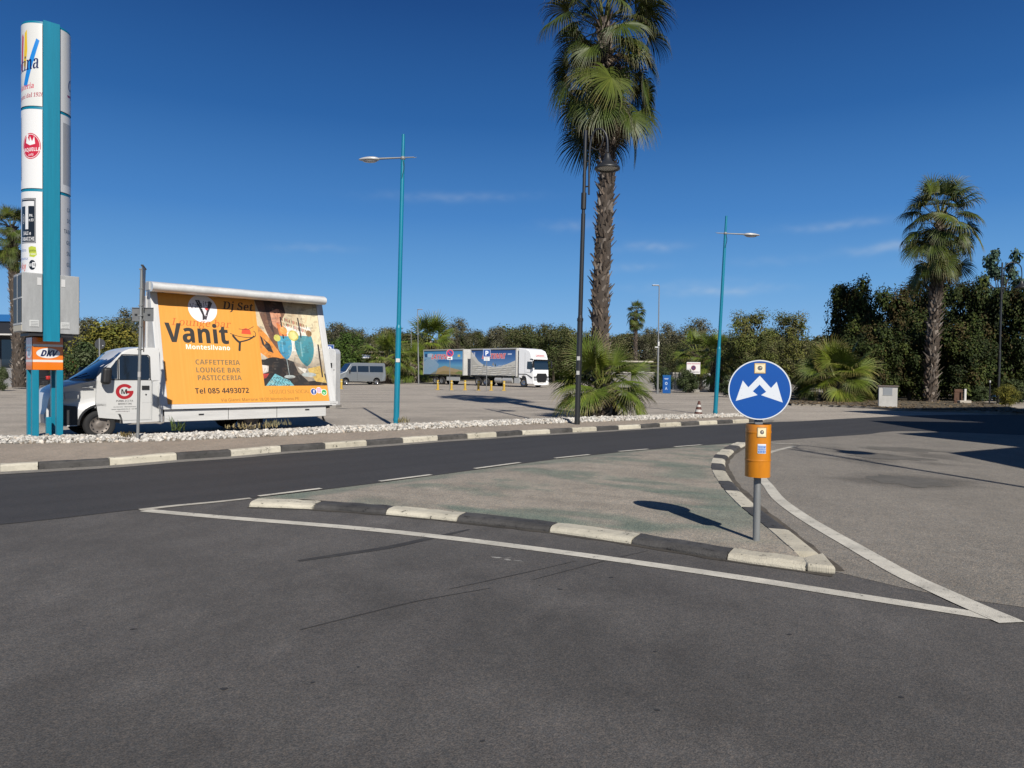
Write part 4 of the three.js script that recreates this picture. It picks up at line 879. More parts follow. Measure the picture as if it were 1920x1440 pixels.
// ------------------------------------------------------------------ street lamps
function tealLamp(label, base, topPx, d, armSide, armPx, headPy) {
  const top = AT(topPx[0], topPx[1], d), h = top.y - base.y, lx = top.x - base.x, yh = AT(topPx[0], headPy, d).y - base.y, t = thing('street_lamp', label, 'street lamp', base, 0, 'turquoise street lamps');
  const at = (y) => V(lx * y / h, y, 0);
  part(t, 'pole', [bar(at(-.2), at(h * .33), .088, .085, 20), bar(at(h * .33), at(h * .34), .085, .066, 20), bar(at(h * .34), at(yh), .066, .058, 20), bar(at(yh), at(h), .05, .045, 16)], M.teal);
  part(t, 'base_collar', [bar(at(.05), at(.12), .1, .1, 20)], M.teal);
  const a = at(yh), L = armPx / FPX * d, s = armSide, up = .1;
  part(t, 'arm', [bar(V(a.x - s * .34, a.y - (s > 0 ? -.02 : -.04), 0), V(a.x + s * L * .56, a.y - .02, 0), .016, .032, 12), new THREE.SphereGeometry(.075, 16, 12).translate(a.x, a.y, 0), bar(V(a.x - s * .34, a.y + .02, 0), V(a.x - s * .42, a.y + .045, 0), .012, .004, 8)], M.galv);
  const hd = new THREE.SphereGeometry(1, 24, 14); warp(hd, (v) => { const f = (v.x + 1) / 2; v.set(v.x * L * .24, v.y * (v.y > 0 ? .1 : .075) * (1 - .45 * f), v.z * .16 * (1 - .35 * f * f)); });
  if (s < 0) hd.rotateY(Math.PI);
  const head = part(t, 'lamp_head', hd.rotateZ(-s * .03).translate(a.x + s * L * .77, a.y - .045, 0), std([.52, .52, .51], .4, { metalness: .2 }));
  const le = new THREE.SphereGeometry(1, 20, 8, 0, 7, Math.PI / 2, Math.PI / 2); le.scale(L * .17, .06, .1).translate(a.x + s * L * .75, a.y - .085, 0);
  part(head, 'lamp_glass', le, M.lens);
  part(t, 'cable', tube([V(a.x, a.y - .02, .06), V(a.x + .05, a.y - .25, .075), at(yh - .6).add(V(0, 0, .075))], .008, 6, 10), M.black);
  return t;
}
{
  const d = 21.5, b = AT(743, 792, d); b.y = Math.max(b.y, .1);
  const t = tealLamp('turquoise street lamp with its lamp arm pointing left, right of the advertising van', b, [756.5, 252], d, -1, 82, 297);
  const p = AT(747.5, 676, d).sub(b);
  part(t, 'sticker', quad(V(p.x - .07, p.y - .05, .092), V(p.x + .05, p.y - .05, .092), V(p.x + .05, p.y + .06, .092), V(p.x - .07, p.y + .06, .092)), std([.6, .58, .55], .5));
  const d2 = 29.5, b2 = AT(1341, 776, d2);
  tealLamp('turquoise street lamp leaning right, its arm pointing right, left of the blue disc', b2, [1362, 405], d2, 1, 64, 438);
}
function blackLamp(label, base, h, lean, turn, armLen, drop, r = .085) {
  const t = thing('lamp_post', label, 'street lamp', base, turn), at = (y) => V(lean * y / h, y, 0);
  part(t, 'pole', [bar(at(-.15), at(h * .36), r, r, 18), bar(at(h * .36), at(h * .375), r, r * .8, 18), bar(at(h * .375), at(h * .72), r * .8, r * .78, 18), bar(at(h * .72), at(h), r * .62, r * .55, 14)], M.blackPole);
  part(t, 'collar', [bar(at(h * .735), at(h * .79), r * .95, r * .95, 18), bar(at(h * .355), at(h * .365), r * 1.12, r * 1.12, 18)], M.black);
  const a = at(h * .978), ax = .13;
  part(t, 'arm', [tube([V(a.x + ax, a.y - 1.75, 0), V(a.x + ax, a.y - .6, 0), V(a.x + ax + .04, a.y - .12, 0), V(a.x + ax + armLen * .28, a.y + .16, 0), V(a.x + ax + armLen * .62, a.y + .2, 0), V(a.x + ax + armLen * .92, a.y - .02, 0), V(a.x + ax + armLen, a.y - .45, 0), V(a.x + ax + armLen, a.y - drop + .02, 0)], .03, 10, 60), bar(V(a.x, a.y - 1.5, 0), V(a.x + ax, a.y - 1.5, 0), .022), bar(V(a.x, a.y - .75, 0), V(a.x + ax, a.y - .75, 0), .022), tube([V(a.x + ax + .03, a.y - .3, 0), V(a.x + ax + .26, a.y - .42, 0), V(a.x + ax + .42, a.y - .1, 0), V(a.x + ax + .3, a.y + .08, 0)], .014, 8, 20)], M.blackPole);
  const hx = a.x + ax + armLen, hy = a.y - drop, prof = [[.03, 0], [.07, -.02], [.09, -.12], [.16, -.26], [.30, -.37], [.38, -.43], [.38, -.485], [.35, -.49], [.3, -.44], [.12, -.3]].map((p) => new THREE.Vector2(p[0], p[1]));
  const hd = part(t, 'lamp_shade', new THREE.LatheGeometry(prof, 36).translate(hx, hy, 0), M.blackPole);
  part(hd, 'lamp_glass', new THREE.CircleGeometry(.3, 32).rotateX(Math.PI / 2).translate(hx, hy - .445, 0), std([.55, .56, .55], .35));
  return t;
}
{
  const d = 21.8, b = AT(1082, 797, d), top = AT(1098.5, 246, d), t = blackLamp('black street lamp with bell shade and swan neck arm before the tall palm', b, top.y - b.y, top.x - b.x, -.35, .56, .55);
  for (const [py, px] of [[672, 1086], [699, 1085]]) { const p = AT(px, py, d).sub(b); part(t, 'sticker', quad(V(p.x - .045, p.y - .06, .09), V(p.x + .05, p.y - .06, .09), V(p.x + .05, p.y + .06, .09), V(p.x - .045, p.y + .06, .09)), std([.5, .5, .48], .5)); }
  const d3 = 46, b3 = AT(1871, 765, d3), t3 = AT(1872, 492, d3);
  blackLamp('black swan neck street lamp seen against the dark trees at the right edge', V(b3.x, 0, b3.z), t3.y, .05, 0, 1.15, .95);
  blackLamp('black street lamp beyond the right edge whose shadow crosses the side road', V(10.15, 0, -4.95), 9.7, .1, 1.0, 1.2, .8);
}
for (const [px, yb, yt, d, label, side] of [[1233, 737, 535, 58, 'thin grey mast with a small camera box right of the small distant palm', -1], [785, 716, 580, 84, 'thin grey lamp mast at the rear end of the trailer', 1], [771, 716, 616, 96, 'short white mast among the fan palms left of the trailer', 0]]) {
  const b = AT(px, yb, d).setY(0), p = AT(px + (side < 0 ? 3 : side > 0 ? -2 : 0), yt, d), h = p.y, lx = p.x - b.x, t = thing('lamp_mast', label, 'lamp mast', b);
  part(t, 'pole', [bar(V(0, 0, 0), V(lx * .5, h * .5, 0), .085, .075, 12), bar(V(lx * .5, h * .5, 0), V(lx, h, 0), .05, .04, 12)], M.galv);
  if (side) part(t, 'lamp_head', [rbox(.55, .08, .22, lx + side * .3, h, 0, .03), bar(V(lx, h - .05, 0), V(lx + side * .3, h, 0), .03)], M.steel);
  if (side < 0) part(t, 'camera_box', [rbox(.14, .34, .16, lx * .45 - .0, h * .46, .1, .02), rbox(.28, .1, .1, lx * .45 - .16, h * .43, .12, .02)], M.white);
}

// ------------------------------------------------------------------ road signs seen from behind and car park signs
{
  const d = 15.35, b = AT(258, 829, d), top = AT(266, 502, d), h = top.y - b.y, lx = top.x - b.x, t = thing('road_sign', 'grey backs of triangular and rectangular signs on a steel pole before the van cab', 'traffic sign', V(b.x, .1, b.z), 0);
  const at = (y, z = 0) => V(lx * y / h, y, z), Y = (py) => AT(262, py, d).y - .1;
  part(t, 'pole', [bar(at(-.1), at(h), .031, .031, 16)], M.galv);
  const back = std([.23, .235, .235], .5, { metalness: .3, map: softWear }), turn = -1.18;
  const tri = (y0, y1, w, inv) => { const g = extr(inv ? [[-w, y1], [w, y1], [.03, y0], [-.03, y0]] : [[-w, y0], [w, y0], [.03, y1], [-.03, y1]], .02, .006); return g.rotateY(turn).translate(lx * .9 + .05, 0, .0); };
  const tp = part(t, 'triangle_plate', tri(Y(582), Y(501), .36, true), back);
  part(tp, 'plate_rim', [extr([[-.37, Y(501) + .01], [.37, Y(501) + .01], [.37, Y(501) - .012], [-.37, Y(501) - .012]], .05, .004).rotateY(turn).translate(lx * .9 + .05, 0, 0)], M.dark);
  part(t, 'triangle_plate', tri(Y(660), Y(600), .24, true), back);
  const rp = part(t, 'rectangle_plate', [box(.46, Y(577) - Y(602), .012, lx * .75 + .02, (Y(577) + Y(602)) / 2, -.045), box(.46, .014, .035, lx * .75 + .02, Y(577), -.04)], back);
  part(rp, 'plate_bolt', [box(.05, .03, .02, lx * .75 - .12, (Y(577) + Y(602)) / 2, -.03), box(.05, .03, .02, lx * .75 + .16, (Y(577) + Y(602)) / 2, -.03)], M.dark);
  for (const py of [505, 541, 573, 592, 612, 655]) part(t, 'clamp', rbox(.085, .03, .08, lx * Y(py) / h, Y(py), -.005, .008), M.galv);
  part(t, 'sticker', [bar(at(Y(707)), at(Y(697)), .033, .033, 16)], std([.4, .39, .38], .5));
}
{ // back of a round sign
  const d = 27, b = AT(186.5, 740, d), t = thing('road_sign', 'dark back of a round sign on a thin pole behind the van bonnet', 'traffic sign', V(b.x, 0, -d)), y = AT(186, 645, d).y;
  part(t, 'pole', cyl(.028, .028, y + .22), M.galv);
  part(t, 'sign_plate', new THREE.CylinderGeometry(.2, .2, .015, 40).rotateX(Math.PI / 2).translate(0, y, -.035), std([.05, .052, .055], .5));
  part(t, 'plate_label', box(.05, .025, .004, .11, y - .06, -.024), M.whiteMat);
}
const pTex = canvasTex(256, 256, (g) => { g.fillStyle = '#11458f'; g.fillRect(0, 0, 256, 256); g.strokeStyle = '#d9dee6'; g.lineWidth = 8; g.strokeRect(8, 8, 240, 240); txt(g, 'P', 128, 134, 220, '#e6eaf0'); });
const noParkTex = canvasTex(256, 256, (g) => { g.clearRect(0, 0, 256, 256); disc(g, 128, 128, 126, '#c9c9c9'); disc(g, 128, 128, 120, '#c8204a'); disc(g, 128, 128, 88, '#20448c'); g.strokeStyle = '#c8204a'; g.lineWidth = 26; g.beginPath(); g.moveTo(66, 66); g.lineTo(190, 190); g.stroke(); });
function signPost(label, base, h, plates, name = 'parking_sign', cat = 'sign') {
  const t = thing(name, label, cat, base);
  part(t, 'post', cyl(.03, .03, h), M.galv);
  for (const [nm, w, hh, y, mat, round] of plates) {
    const p = part(t, nm, round ? new THREE.CylinderGeometry(w / 2, w / 2, .015, 40).rotateX(Math.PI / 2).translate(0, y, .04) : box(w, hh, .015, 0, y, .04), M.galv);
    part(p, 'sign_face', round ? new THREE.CircleGeometry(w / 2, 40).translate(0, y, .0495) : quad(V(-w / 2, y - hh / 2, .0495), V(w / 2, y - hh / 2, .0495), V(w / 2, y + hh / 2, .0495), V(-w / 2, y + hh / 2, .0495)), mat);
  }
  return t;
}
const plateTex = canvasTex(256, 128, (g) => { g.fillStyle = '#dfe2e4'; g.fillRect(0, 0, 256, 128); g.fillStyle = '#20242c'; g.fillRect(40, 62, 120, 34); g.fillRect(120, 44, 60, 30); disc(g, 70, 100, 14, '#20242c'); disc(g, 150, 100, 14, '#20242c'); });
const textPlateTex = canvasTex(256, 128, (g) => { g.fillStyle = '#dfe2e4'; g.fillRect(0, 0, 256, 128); g.fillStyle = '#7d8894'; for (let k = 0; k < 4; k++) g.fillRect(30, 22 + k * 26, 196 - 40 * (k % 2), 10); });
{
  const d = 59; let b = AT(912, 733, d); const yy = (py) => AT(912, py, d).y;
  signPost('blue square parking sign with a white plate below it, in front of the lorry body', V(b.x, 0, -d), yy(655), [['sign_plate', .62, .62, yy(662), printMat(pTex)], ['text_plate', .48, .3, yy(673), printMat(textPlateTex)]]);
  b = AT(843, 733, d);
  signPost('round no parking sign with a towing plate below it, in front of the trailer', V(b.x, 0, -d), yy(655), [['sign_plate', .62, 0, yy(663), printMat(noParkTex), true], ['towing_plate', .42, .26, yy(672.5), printMat(plateTex)]]);
  const d2 = 34, b2 = AT(617, 745, d2), y2 = (py) => AT(617, py, d2).y;
  signPost('blue parking sign just behind the rear edge of the billboard', V(b2.x + .02, 0, -d2), y2(646), [['sign_plate', .42, .42, y2(654.5), printMat(pTex)], ['text_plate', .42, .1, y2(664), printMat(textPlateTex)]]);
  const d3 = 100, b3 = AT(686, 718, d3), y3 = AT(686, 668, d3).y, t3 = thing('direction_sign', 'wide blue and white sign above the roof of the silver van', 'sign', V(b3.x, 0, -d3));
  part(t3, 'post', [cyl(.05, .05, y3, -.35), cyl(.05, .05, y3, .35)], M.galv);
  part(t3, 'sign_plate', box(1.25, .56, .03, 0, y3, .05), printMat(canvasTex(256, 128, (g) => { g.fillStyle = '#2c5fae'; g.fillRect(0, 0, 256, 128); g.fillStyle = '#e3e7ee'; g.fillRect(0, 88, 256, 40); g.fillRect(20, 20, 216, 18); g.fillRect(20, 50, 150, 14); })));
}
{ // ticket machine behind the billboard
  const d = 32, b = AT(625.5, 740, d), yt = AT(625, 654, d).y, y0 = AT(625, 718, d).y, t = thing('ticket_machine', 'tall white machine cabinet partly hidden by the rear edge of the billboard', 'ticket machine', V(b.x, 0, -d), -.2), w = .42;
  const s = new THREE.Shape(); s.moveTo(-w / 2, 0); s.lineTo(w / 2, 0); s.lineTo(w / 2, yt - .25); s.quadraticCurveTo(w / 2, yt, w / 2 - .22, yt); s.lineTo(-w / 2, yt);
  part(t, 'cabinet', extr(s, .5, .02), M.white);
  part(t, 'display', box(.2, .22, .02, -.06, yt - .75, .25), M.black);
  part(t, 'door_lock', [box(.03, .04, .02, .13, yt - .95, .255), box(.03, .04, .02, .13, .45, .255)], M.dark);
  part(t, 'plinth', box(.5, .12, .6, 0, .06, 0), M.concrete);
}
{ // yellow parking bollards
  let first;
  const where = ['yellow bollard standing alone behind the rear edge of the billboard', 'leftmost of the six yellow bollards in front of the lorry', 'second yellow bollard from the left, beside the no parking post', 'third yellow bollard from the left, below the gap of trailer and lorry', 'yellow bollard just left of the blue parking sign post', 'yellow bollard just right of the blue parking sign post', 'rightmost of the six yellow bollards, below the lorry fuel tanks'];
  [[640, 731.5, 61], [821, 731.5, 62], [846.5, 732, 62], [872, 731.8, 62], [897, 731.8, 62], [921, 731.5, 62], [945, 731.5, 62]].forEach(([px, py, d], i) => {
    const b = AT(px, py, d).setY(0);
    if (!first) {
      first = thing('bollard', '', 'bollard', b, 0, 'yellow bollards on the car park');
      part(first, 'tube', new THREE.LatheGeometry([[.0001, .86], [.08, .86], [.1, .84], [.1, 0]].map((p) => new THREE.Vector2(p[0], p[1])), 18), M.yellow);
      part(first, 'foot_plate', rbox(.34, .05, .34, 0, .025, 0, .01), M.yellow);
      part(first, 'reflective_band', cyl(.103, .103, .08, 0, .62, 0, 18), std([.62, .55, .3], .4));
      first.userData.label = where[0];
    } else { const c = first.clone(); c.name = numbered('bollard'); c.position.copy(b); c.rotation.y = rr(-.3, .3); c.userData = { ...first.userData, label: where[i] }; scene.add(c); }
  });
}
{ // no parking board on its stand
  const d = 63, b = AT(1299, 735, d), y = (py) => AT(1299, py, d).y, t = thing('notice_board', 'white no parking board on a two-legged stand with a concrete foot', 'sign board', V(b.x, 0, -d));
  const f = canvasTex(256, 220, (g) => { g.fillStyle = '#dcdad9'; g.fillRect(0, 0, 256, 220); txt(g, 'ZONA RIMOZIONE', 128, 30, 30, '#a2294a', { sx: .95 }); disc(g, 128, 108, 46, '#7f2340'); disc(g, 128, 108, 33, '#24335f'); g.strokeStyle = '#7f2340'; g.lineWidth = 12; g.beginPath(); g.moveTo(104, 84); g.lineTo(152, 132); g.stroke(); txt(g, 'PASSO CARRABILE', 128, 186, 30, '#242438', { sx: .9 }); });
  part(t, 'legs_frame', [cyl(.05, .05, y(690), -.34, 0, 0), cyl(.05, .05, y(690), .2, 0, 0), box(.6, .05, .05, -.07, .6, 0), cyl(.04, .04, y(715), -.62), cyl(.04, .04, y(715), .46)], M.galv);
  part(t, 'board', box(1.2, y(679) - y(701), .04, 0, y(690), .07), M.galv).add(Object.assign(new THREE.Mesh(quad(V(-.6, y(701), .093), V(.6, y(701), .093), V(.6, y(679), .093), V(-.6, y(679), .093)), printMat(f)), { name: 'sign_face' }));
  part(t, 'concrete_foot', [rbox(1.2, .28, .5, -.05, .14, 0, .05)], M.concrete);
}
{ // traffic cone
  const d = 26.3, b = AT(1309, 781, d), t = thing('traffic_cone', 'leaning dark red and white striped traffic cone on the white stones', 'traffic cone', b, .3), h = .58;
  t.rotation.z = -.06;
  const seg = (y0, y1) => { const R = (y) => lerp(.17, .035, y / h); return new THREE.CylinderGeometry(R(y1), R(y0), y1 - y0, 24).translate(0, (y0 + y1) / 2, 0); };
  part(t, 'cone_body', [seg(0, .17), seg(.26, .36), seg(.44, h)], std([.09, .03, .02], .7));
  part(t, 'white_band', [seg(.17, .26), seg(.36, .44)], std([.5, .49, .46], .6));
  part(t, 'cone_base', rbox(.42, .04, .42, 0, .0, 0, .015), M.black);
}
{ // blue kiosk
  const d = 60, b = AT(1250, 735, d), h = AT(1250, 704, d).y, t = thing('collection_bin', 'tall blue container with white recycling signs near the thin lamp mast', 'collection bin', V(b.x, 0, -d), -.35);
  part(t, 'body', [rbox(.62, h, .62, 0, h / 2, 0, .03), rbox(.66, .06, .66, 0, h, 0, .02)], std([.012, .13, .34], .45));
  part(t, 'front_print', quad(V(-.29, .06, .316), V(.29, .06, .316), V(.29, h - .08, .316), V(-.29, h - .08, .316)), printMat(canvasTex(128, 256, (g) => { g.fillStyle = '#10549f'; g.fillRect(0, 0, 128, 256); g.fillStyle = '#c4d5ea'; g.fillRect(24, 28, 80, 8); g.fillRect(34, 42, 60, 6); disc(g, 64, 110, 24, '#b9cce6'); disc(g, 64, 110, 12, '#10549f'); poly(g, [[40, 210], [64, 160], [88, 210], [76, 210], [64, 186], [52, 210]], '#b9cce6'); })));
}
{ // parking machine behind the disc sign
  const d = 52, b = AT(1369, 745, d), y = (py) => AT(1369, py, d).y, t = thing('parking_meter', 'small white parking meter on a red post half hidden by the blue disc', 'parking meter', V(b.x, 0, -d));
  part(t, 'post', [rbox(.16, y(722), .16, 0, y(722) / 2, 0, .02)], std([.35, .06, .05], .5));
  part(t, 'head', rbox(.42, .5, .3, -.02, y(716), 0, .04), M.white);
  part(t, 'display', [box(.2, .3, .02, -.02, y(716), .155), rbox(.5, .12, .3, .03, y(708) + .05, 0, .03)], M.black);
}
{ // utility cabinet
  const b = G(1664, 763, .1), d = -b.z, y = AT(1664, 725, d).y - .1, t = thing('utility_cabinet', 'white utility cabinet with a small grey door under the dark trees', 'utility cabinet', b, -.42), w = .86, dp = .5;
  part(t, 'housing', rbox(w, y, dp, 0, y / 2, 0, .015), std([.60, .59, .56], .75, { map: softWear }));
  part(t, 'cover_slab', rbox(w + .1, .06, dp + .1, 0, y + .03, 0, .01), std([.16, .13, .115], .8));
  const dr = part(t, 'door', box(.42, .36, .016, -.02, y - .25, dp / 2 + .006), std([.33, .35, .37], .5, { metalness: .3 }));
  part(dr, 'door_frame', [box(.46, .02, .022, -.02, y - .06, dp / 2 + .006), box(.46, .02, .022, -.02, y - .44, dp / 2 + .006)], M.grey);
}
// ------------------------------------------------------------------ wheels
function wheel(parent, x, y, z, r, w, rimM, side = 1, spokes = 5) {
  const g = sub(parent, 'wheel'), ty = [[r * .66, -w / 2], [r * .9, -w / 2], [r * .98, -w * .36], [r, -w * .2], [r, w * .2], [r * .98, w * .36], [r * .9, w / 2], [r * .66, w / 2], [r * .62, w * .3], [r * .62, -w * .3], [r * .66, -w / 2]];
  g.position.set(x, y, z);
  part(g, 'tyre', new THREE.LatheGeometry(ty.map((p) => new THREE.Vector2(p[0], p[1])), 40).rotateX(Math.PI / 2), M.rubber);
  const rim = [[.0001, w * .28], [r * .16, w * .3], [r * .2, w * .22], [r * .42, w * .12], [r * .56, w * .34], [r * .66, w * .44], [r * .66, -w * .4]], list = [new THREE.LatheGeometry(rim.map((p) => new THREE.Vector2(p[0], p[1])), 36).rotateX(Math.PI / 2)];
  part(g, 'rim', list, rimM);
  const holes = []; for (let k = 0; k < spokes * 2; k++) { const a = k / (spokes * 2) * 6.283; holes.push(new THREE.CylinderGeometry(r * .055, r * .055, .02, 10).rotateX(Math.PI / 2).translate(Math.cos(a) * r * .5, Math.sin(a) * r * .5, w * .27)); }
  part(g, 'rim_holes', holes, M.black);
  if (side < 0) g.rotation.y = Math.PI;
  return g;
}
// a side outline (x, y) carried across slices of z and bent by f, closed at both ends
function loft(outline, zs, f) {
  const n = outline.length, pos = [], put = (p) => pos.push(p.x, p.y, p.z), S = zs.map((z) => outline.map(([x, y]) => { const v = V(x, y, z); f(v); return v; }));
  for (let k = 0; k < zs.length - 1; k++) for (let i = 0; i < n; i++) { const a = S[k][i], b = S[k][(i + 1) % n], c = S[k + 1][(i + 1) % n], d = S[k + 1][i]; [a, c, b, a, d, c].forEach(put); }
  const tri = THREE.ShapeUtils.triangulateShape(outline.map((p) => new THREE.Vector2(p[0], p[1])), []);
  for (const [i, j, k] of tri) { const e = S[zs.length - 1]; [e[i], e[j], e[k]].forEach(put); const b = S[0]; [b[i], b[k], b[j]].forEach(put); }
  const g = new THREE.BufferGeometry(); g.setAttribute('position', new THREE.Float32BufferAttribute(pos, 3));
  const ar = THREE.ShapeUtils.area(outline.map((p) => new THREE.Vector2(p[0], p[1])));
  if (ar < 0) for (let i = 0; i < pos.length; i += 9) for (let q = 0; q < 3; q++) { const t = g.attributes.position.array; [t[i + 3 + q], t[i + 6 + q]] = [t[i + 6 + q], t[i + 3 + q]]; }
  g.computeVertexNormals();
  return toCreasedNormals(g, .5);
}
// ------------------------------------------------------------------ the advertising van
{
  const th = 43 * Math.PI / 180, d = 17, wp = AT(187, 800, d), ex = V(Math.cos(th), 0, -Math.sin(th)), ez = V(Math.sin(th), 0, Math.cos(th));
  const o = V(wp.x, 0, wp.z).addScaledVector(ez, -.92);
  const t = thing('advertising_van', 'white flatbed van parked behind the white stones, carrying a big slanted orange billboard', 'van', o, th);
  const L = (px, py, z) => { const r = ray(px, py), e = camera.position.clone().sub(o), k = (z - e.dot(ez)) / r.dot(ez); return V(e.dot(ex) + r.dot(ex) * k, e.y + r.y * k, z); };
  const white = M.white, zs = .99;
  // ---- cab, measured on its near side
  const belt = 1.40, roofB = L(298, 652, .85), xb = 1.34;
  const slices = [-1, -.97, -.8, -.55, -.28, 0, .28, .55, .8, .97, 1];
  const nose = (v) => { const f = clamp((-.25 - v.x) / .9); v.z *= 1 - .2 * f * f - .02 * smooth(1.1, 1.45, v.y); };
  const low = [[-.5, .34], [-1.02, .34], [-1.10, .42], [-1.12, .62], [-1.06, .74], [-1.03, .95], [-.99, 1.08], [-.92, 1.17], [-.72, 1.27], [-.4, 1.36], [-.05, 1.42], [xb, 1.42], [xb, .38], [.46, .36]].concat(Array.from({ length: 13 }, (_, i) => [Math.cos(Math.PI * i / 12) * .44, .36 + Math.sin(Math.PI * i / 12) * .44]));
  part(t, 'cab_body', loft(low, slices.map((s) => s * zs), (v) => { const s = Math.abs(v.z) / zs; if (s > .975 && v.y > 1.2) v.y -= .012; nose(v); const f = clamp((-.05 - v.x) / 1); v.x -= .10 * f * (1 - s * s); if (v.x < -.1) v.y += .05 * (1 - s * s) * smooth(1.1, 1.3, v.y); }), white);
  const sideZ = (x, y) => (zs - .01) * (1 - .115 * Math.pow(clamp((y - belt) / .85), 1.15));
  const bulge = (s, y) => .34 * (1 - s * s) * clamp((2.12 - y) / .7) * clamp((y - 1.2) / .2);
  const house = [[-.10, belt + .006], [.06, 1.60], [.28, 1.86], [.50, 2.10], [.56, 2.14], [.66, 2.18], [.86, 2.215], [1.1, 2.225], [xb - .02, 2.225], [xb, 2.2], [xb, belt + .006]];
  part(t, 'cab_roof', loft(house, slices.map((s) => s * (zs - .01)), (v) => { const s = v.z / (zs - .01), a = Math.abs(s); v.z = s * sideZ(0, v.y); if (v.x < .62) v.x -= bulge(s, v.y); if (v.y > 2) v.y += .03 * (1 - a * a) - (a > .98 ? .035 : 0); }), white);
  for (const s of [1, -1]) {
    const f = (x, y) => sideZ(x, y), dm = part(t, 'door', plate([[-.04, .52], [.42, .46], [.52, .44], [1.08, .44], [1.11, .6], [1.12, 1.41], [-.07, 1.41], [-.1, .9]], () => zs, .006, .012, s), white);
    part(dm, 'door_seam', [plate([[1.125, .42], [1.14, .42], [1.155, 1.41], [1.14, 1.41]], () => zs, .005, .012, s), plate([[-.12, .75], [-.108, .75], [-.078, 1.41], [-.09, 1.41]], () => zs, .005, .012, s), plate([[.5, .425], [1.13, .425], [1.13, .437], [.5, .437]], () => zs, .005, .012, s), plate([[-.1, .86], [1.12, .86], [1.12, .868], [-.1, .868]], () => zs, .0075, .012, s)], M.grey);
    part(dm, 'door_handle', [box(.17, .1, .03, .99, 1.23, s * (zs + .012)), box(.03, .03, .02, 1.0, 1.06, s * (zs + .01))], M.black);
    part(t, 'quarter_window', plate([[.07, 1.45], [.36, 1.45], [.37, 1.86], [.35, 1.9]], f, .008, .012, s), M.glass);
    part(t, 'side_window', plate([[.41, 1.43], [1.05, 1.43], [1.09, 1.47], [1.09, 1.98], [1.05, 2.02], [.5, 2.02], [.42, 1.97]], f, .008, .012, s), M.glass);
    part(t, 'window_rubber', [plate([[.37, 1.42], [.4, 1.42], [.41, 1.97], [.375, 1.9]], f, .006, .012, s), plate([[.03, 1.415], [1.13, 1.41], [1.13, 1.43], [.05, 1.44]], f, .006, .012, s), plate([[1.095, 1.42], [1.12, 1.42], [1.12, 2.0], [1.07, 2.05], [.48, 2.05], [.06, 1.5], [.08, 1.5], [.5, 2.03], [1.06, 2.03], [1.097, 1.99]], f, .005, .012, s)], M.black);
    const mr = part(t, 'wing_mirror', warp(rbox(.2, .40, .24, 0, 0, 0, .07, 4), (v) => v.set(.07 + v.x + (v.y > 0 ? .02 : 0), 1.52 + v.y, s * (1.17 + v.z))), M.black);
    part(mr, 'mirror_arm', [box(.06, .05, .16, .06, 1.42, s * 1.02), box(.06, .05, .14, .07, 1.6, s * 1.0)], M.black);
    part(t, 'headlight', warp(rbox(.24, .19, .06, -.85, 1.03, s * .9, .03), (v) => { nose(v); v.z += s * .06; }), M.lens);
    part(t, 'wheel_arch', [plate(Array.from({ length: 15 }, (_, i) => { const a = Math.PI * i / 14; return [Math.cos(a) * .44, .36 + Math.sin(a) * .44]; }).concat(Array.from({ length: 15 }, (_, i) => { const a = Math.PI * (14 - i) / 14; return [Math.cos(a) * .485, .36 + Math.sin(a) * .485]; })), () => zs - .002, .008, .03, s)], M.dark);
    part(t, 'side_cladding', [plate([[-1.0, .36], [-.46, .36], [-.49, .8], [-1.0, .86]], (x) => { const v = V(x, .5, zs); nose(v); return v.z; }, .004, .012, s)], M.dark);
  }
  const hoodG = part(t, 'bonnet_detail', [plate([[-.72, .98], [-.46, .98], [-.44, 1.13], [-.72, 1.13]], (x) => { const v = V(x, 1, zs); nose(v); return v.z; }, .003, .01), plate([[-.38, 1.24], [-.16, 1.24], [-.16, 1.27], [-.38, 1.27]], (x) => { const v = V(x, 1.25, zs); nose(v); return v.z; }, .004, .01)], M.grey);
  part(t, 'front_bumper', warp(rbox(.22, .56, 1.9, -1.05, .62, 0, .07, 3), (v) => { const f = Math.abs(v.z) / .95; v.x += .12 * f * f; v.z *= .87; }), M.dark);
  part(t, 'grille', warp(box(.05, .2, 1.1, -1.06, 1.0, 0), (v) => { v.x += .06 * (v.z / .55) ** 2; }), M.black);
  // windscreen: a curved dark sheet on the sloping front
  {
    const n = 14, pos = [], idx = [], uv = [];
    for (let j = 0; j <= 6; j++) for (let i = 0; i <= n; i++) { const s = i / n * 2 - 1, f = j / 6, y = lerp(1.43, 2.09, f), hw = sideZ(0, y) * .955, x = lerp(-.10 + .6 * .03, .50, Math.pow(f, .97)) - bulge(s * .955, y) - .02; pos.push(x, y + .004, s * hw); uv.push(i / n, f); }
    for (let j = 0; j < 6; j++) for (let i = 0; i < n; i++) { const k = j * (n + 1) + i; idx.push(k, k + n + 2, k + 1, k, k + n + 1, k + n + 2); }
    const g = new THREE.BufferGeometry(); g.setAttribute('position', new THREE.Float32BufferAttribute(pos, 3)); g.setAttribute('uv', new THREE.Float32BufferAttribute(uv, 2)); g.setIndex(idx); g.computeVertexNormals();
    const ws = part(t, 'windscreen', g, M.glass);
    part(ws, 'wiper', [tube([V(-.42, 1.44, .1), V(-.34, 1.5, .35), V(-.2, 1.58, .6)], .012, 6, 10)], M.black);
    part(t, 'scuttle', [warp(box(.16, .03, 1.86, -.2, 1.432, 0), (v) => { v.x -= .3 * (1 - (v.z / .95) ** 2); })], M.black);
  }
  const hub = std([.20, .175, .155], .55, { metalness: .4 });
  wheel(t, 0, .345, .87, .345, .2, hub); wheel(t, 0, .345, -.87, .345, .2, hub, -1);
  wheel(t, 3.7, .345, .85, .345, .2, hub); wheel(t, 3.7, .345, -.85, .345, .2, hub, -1);
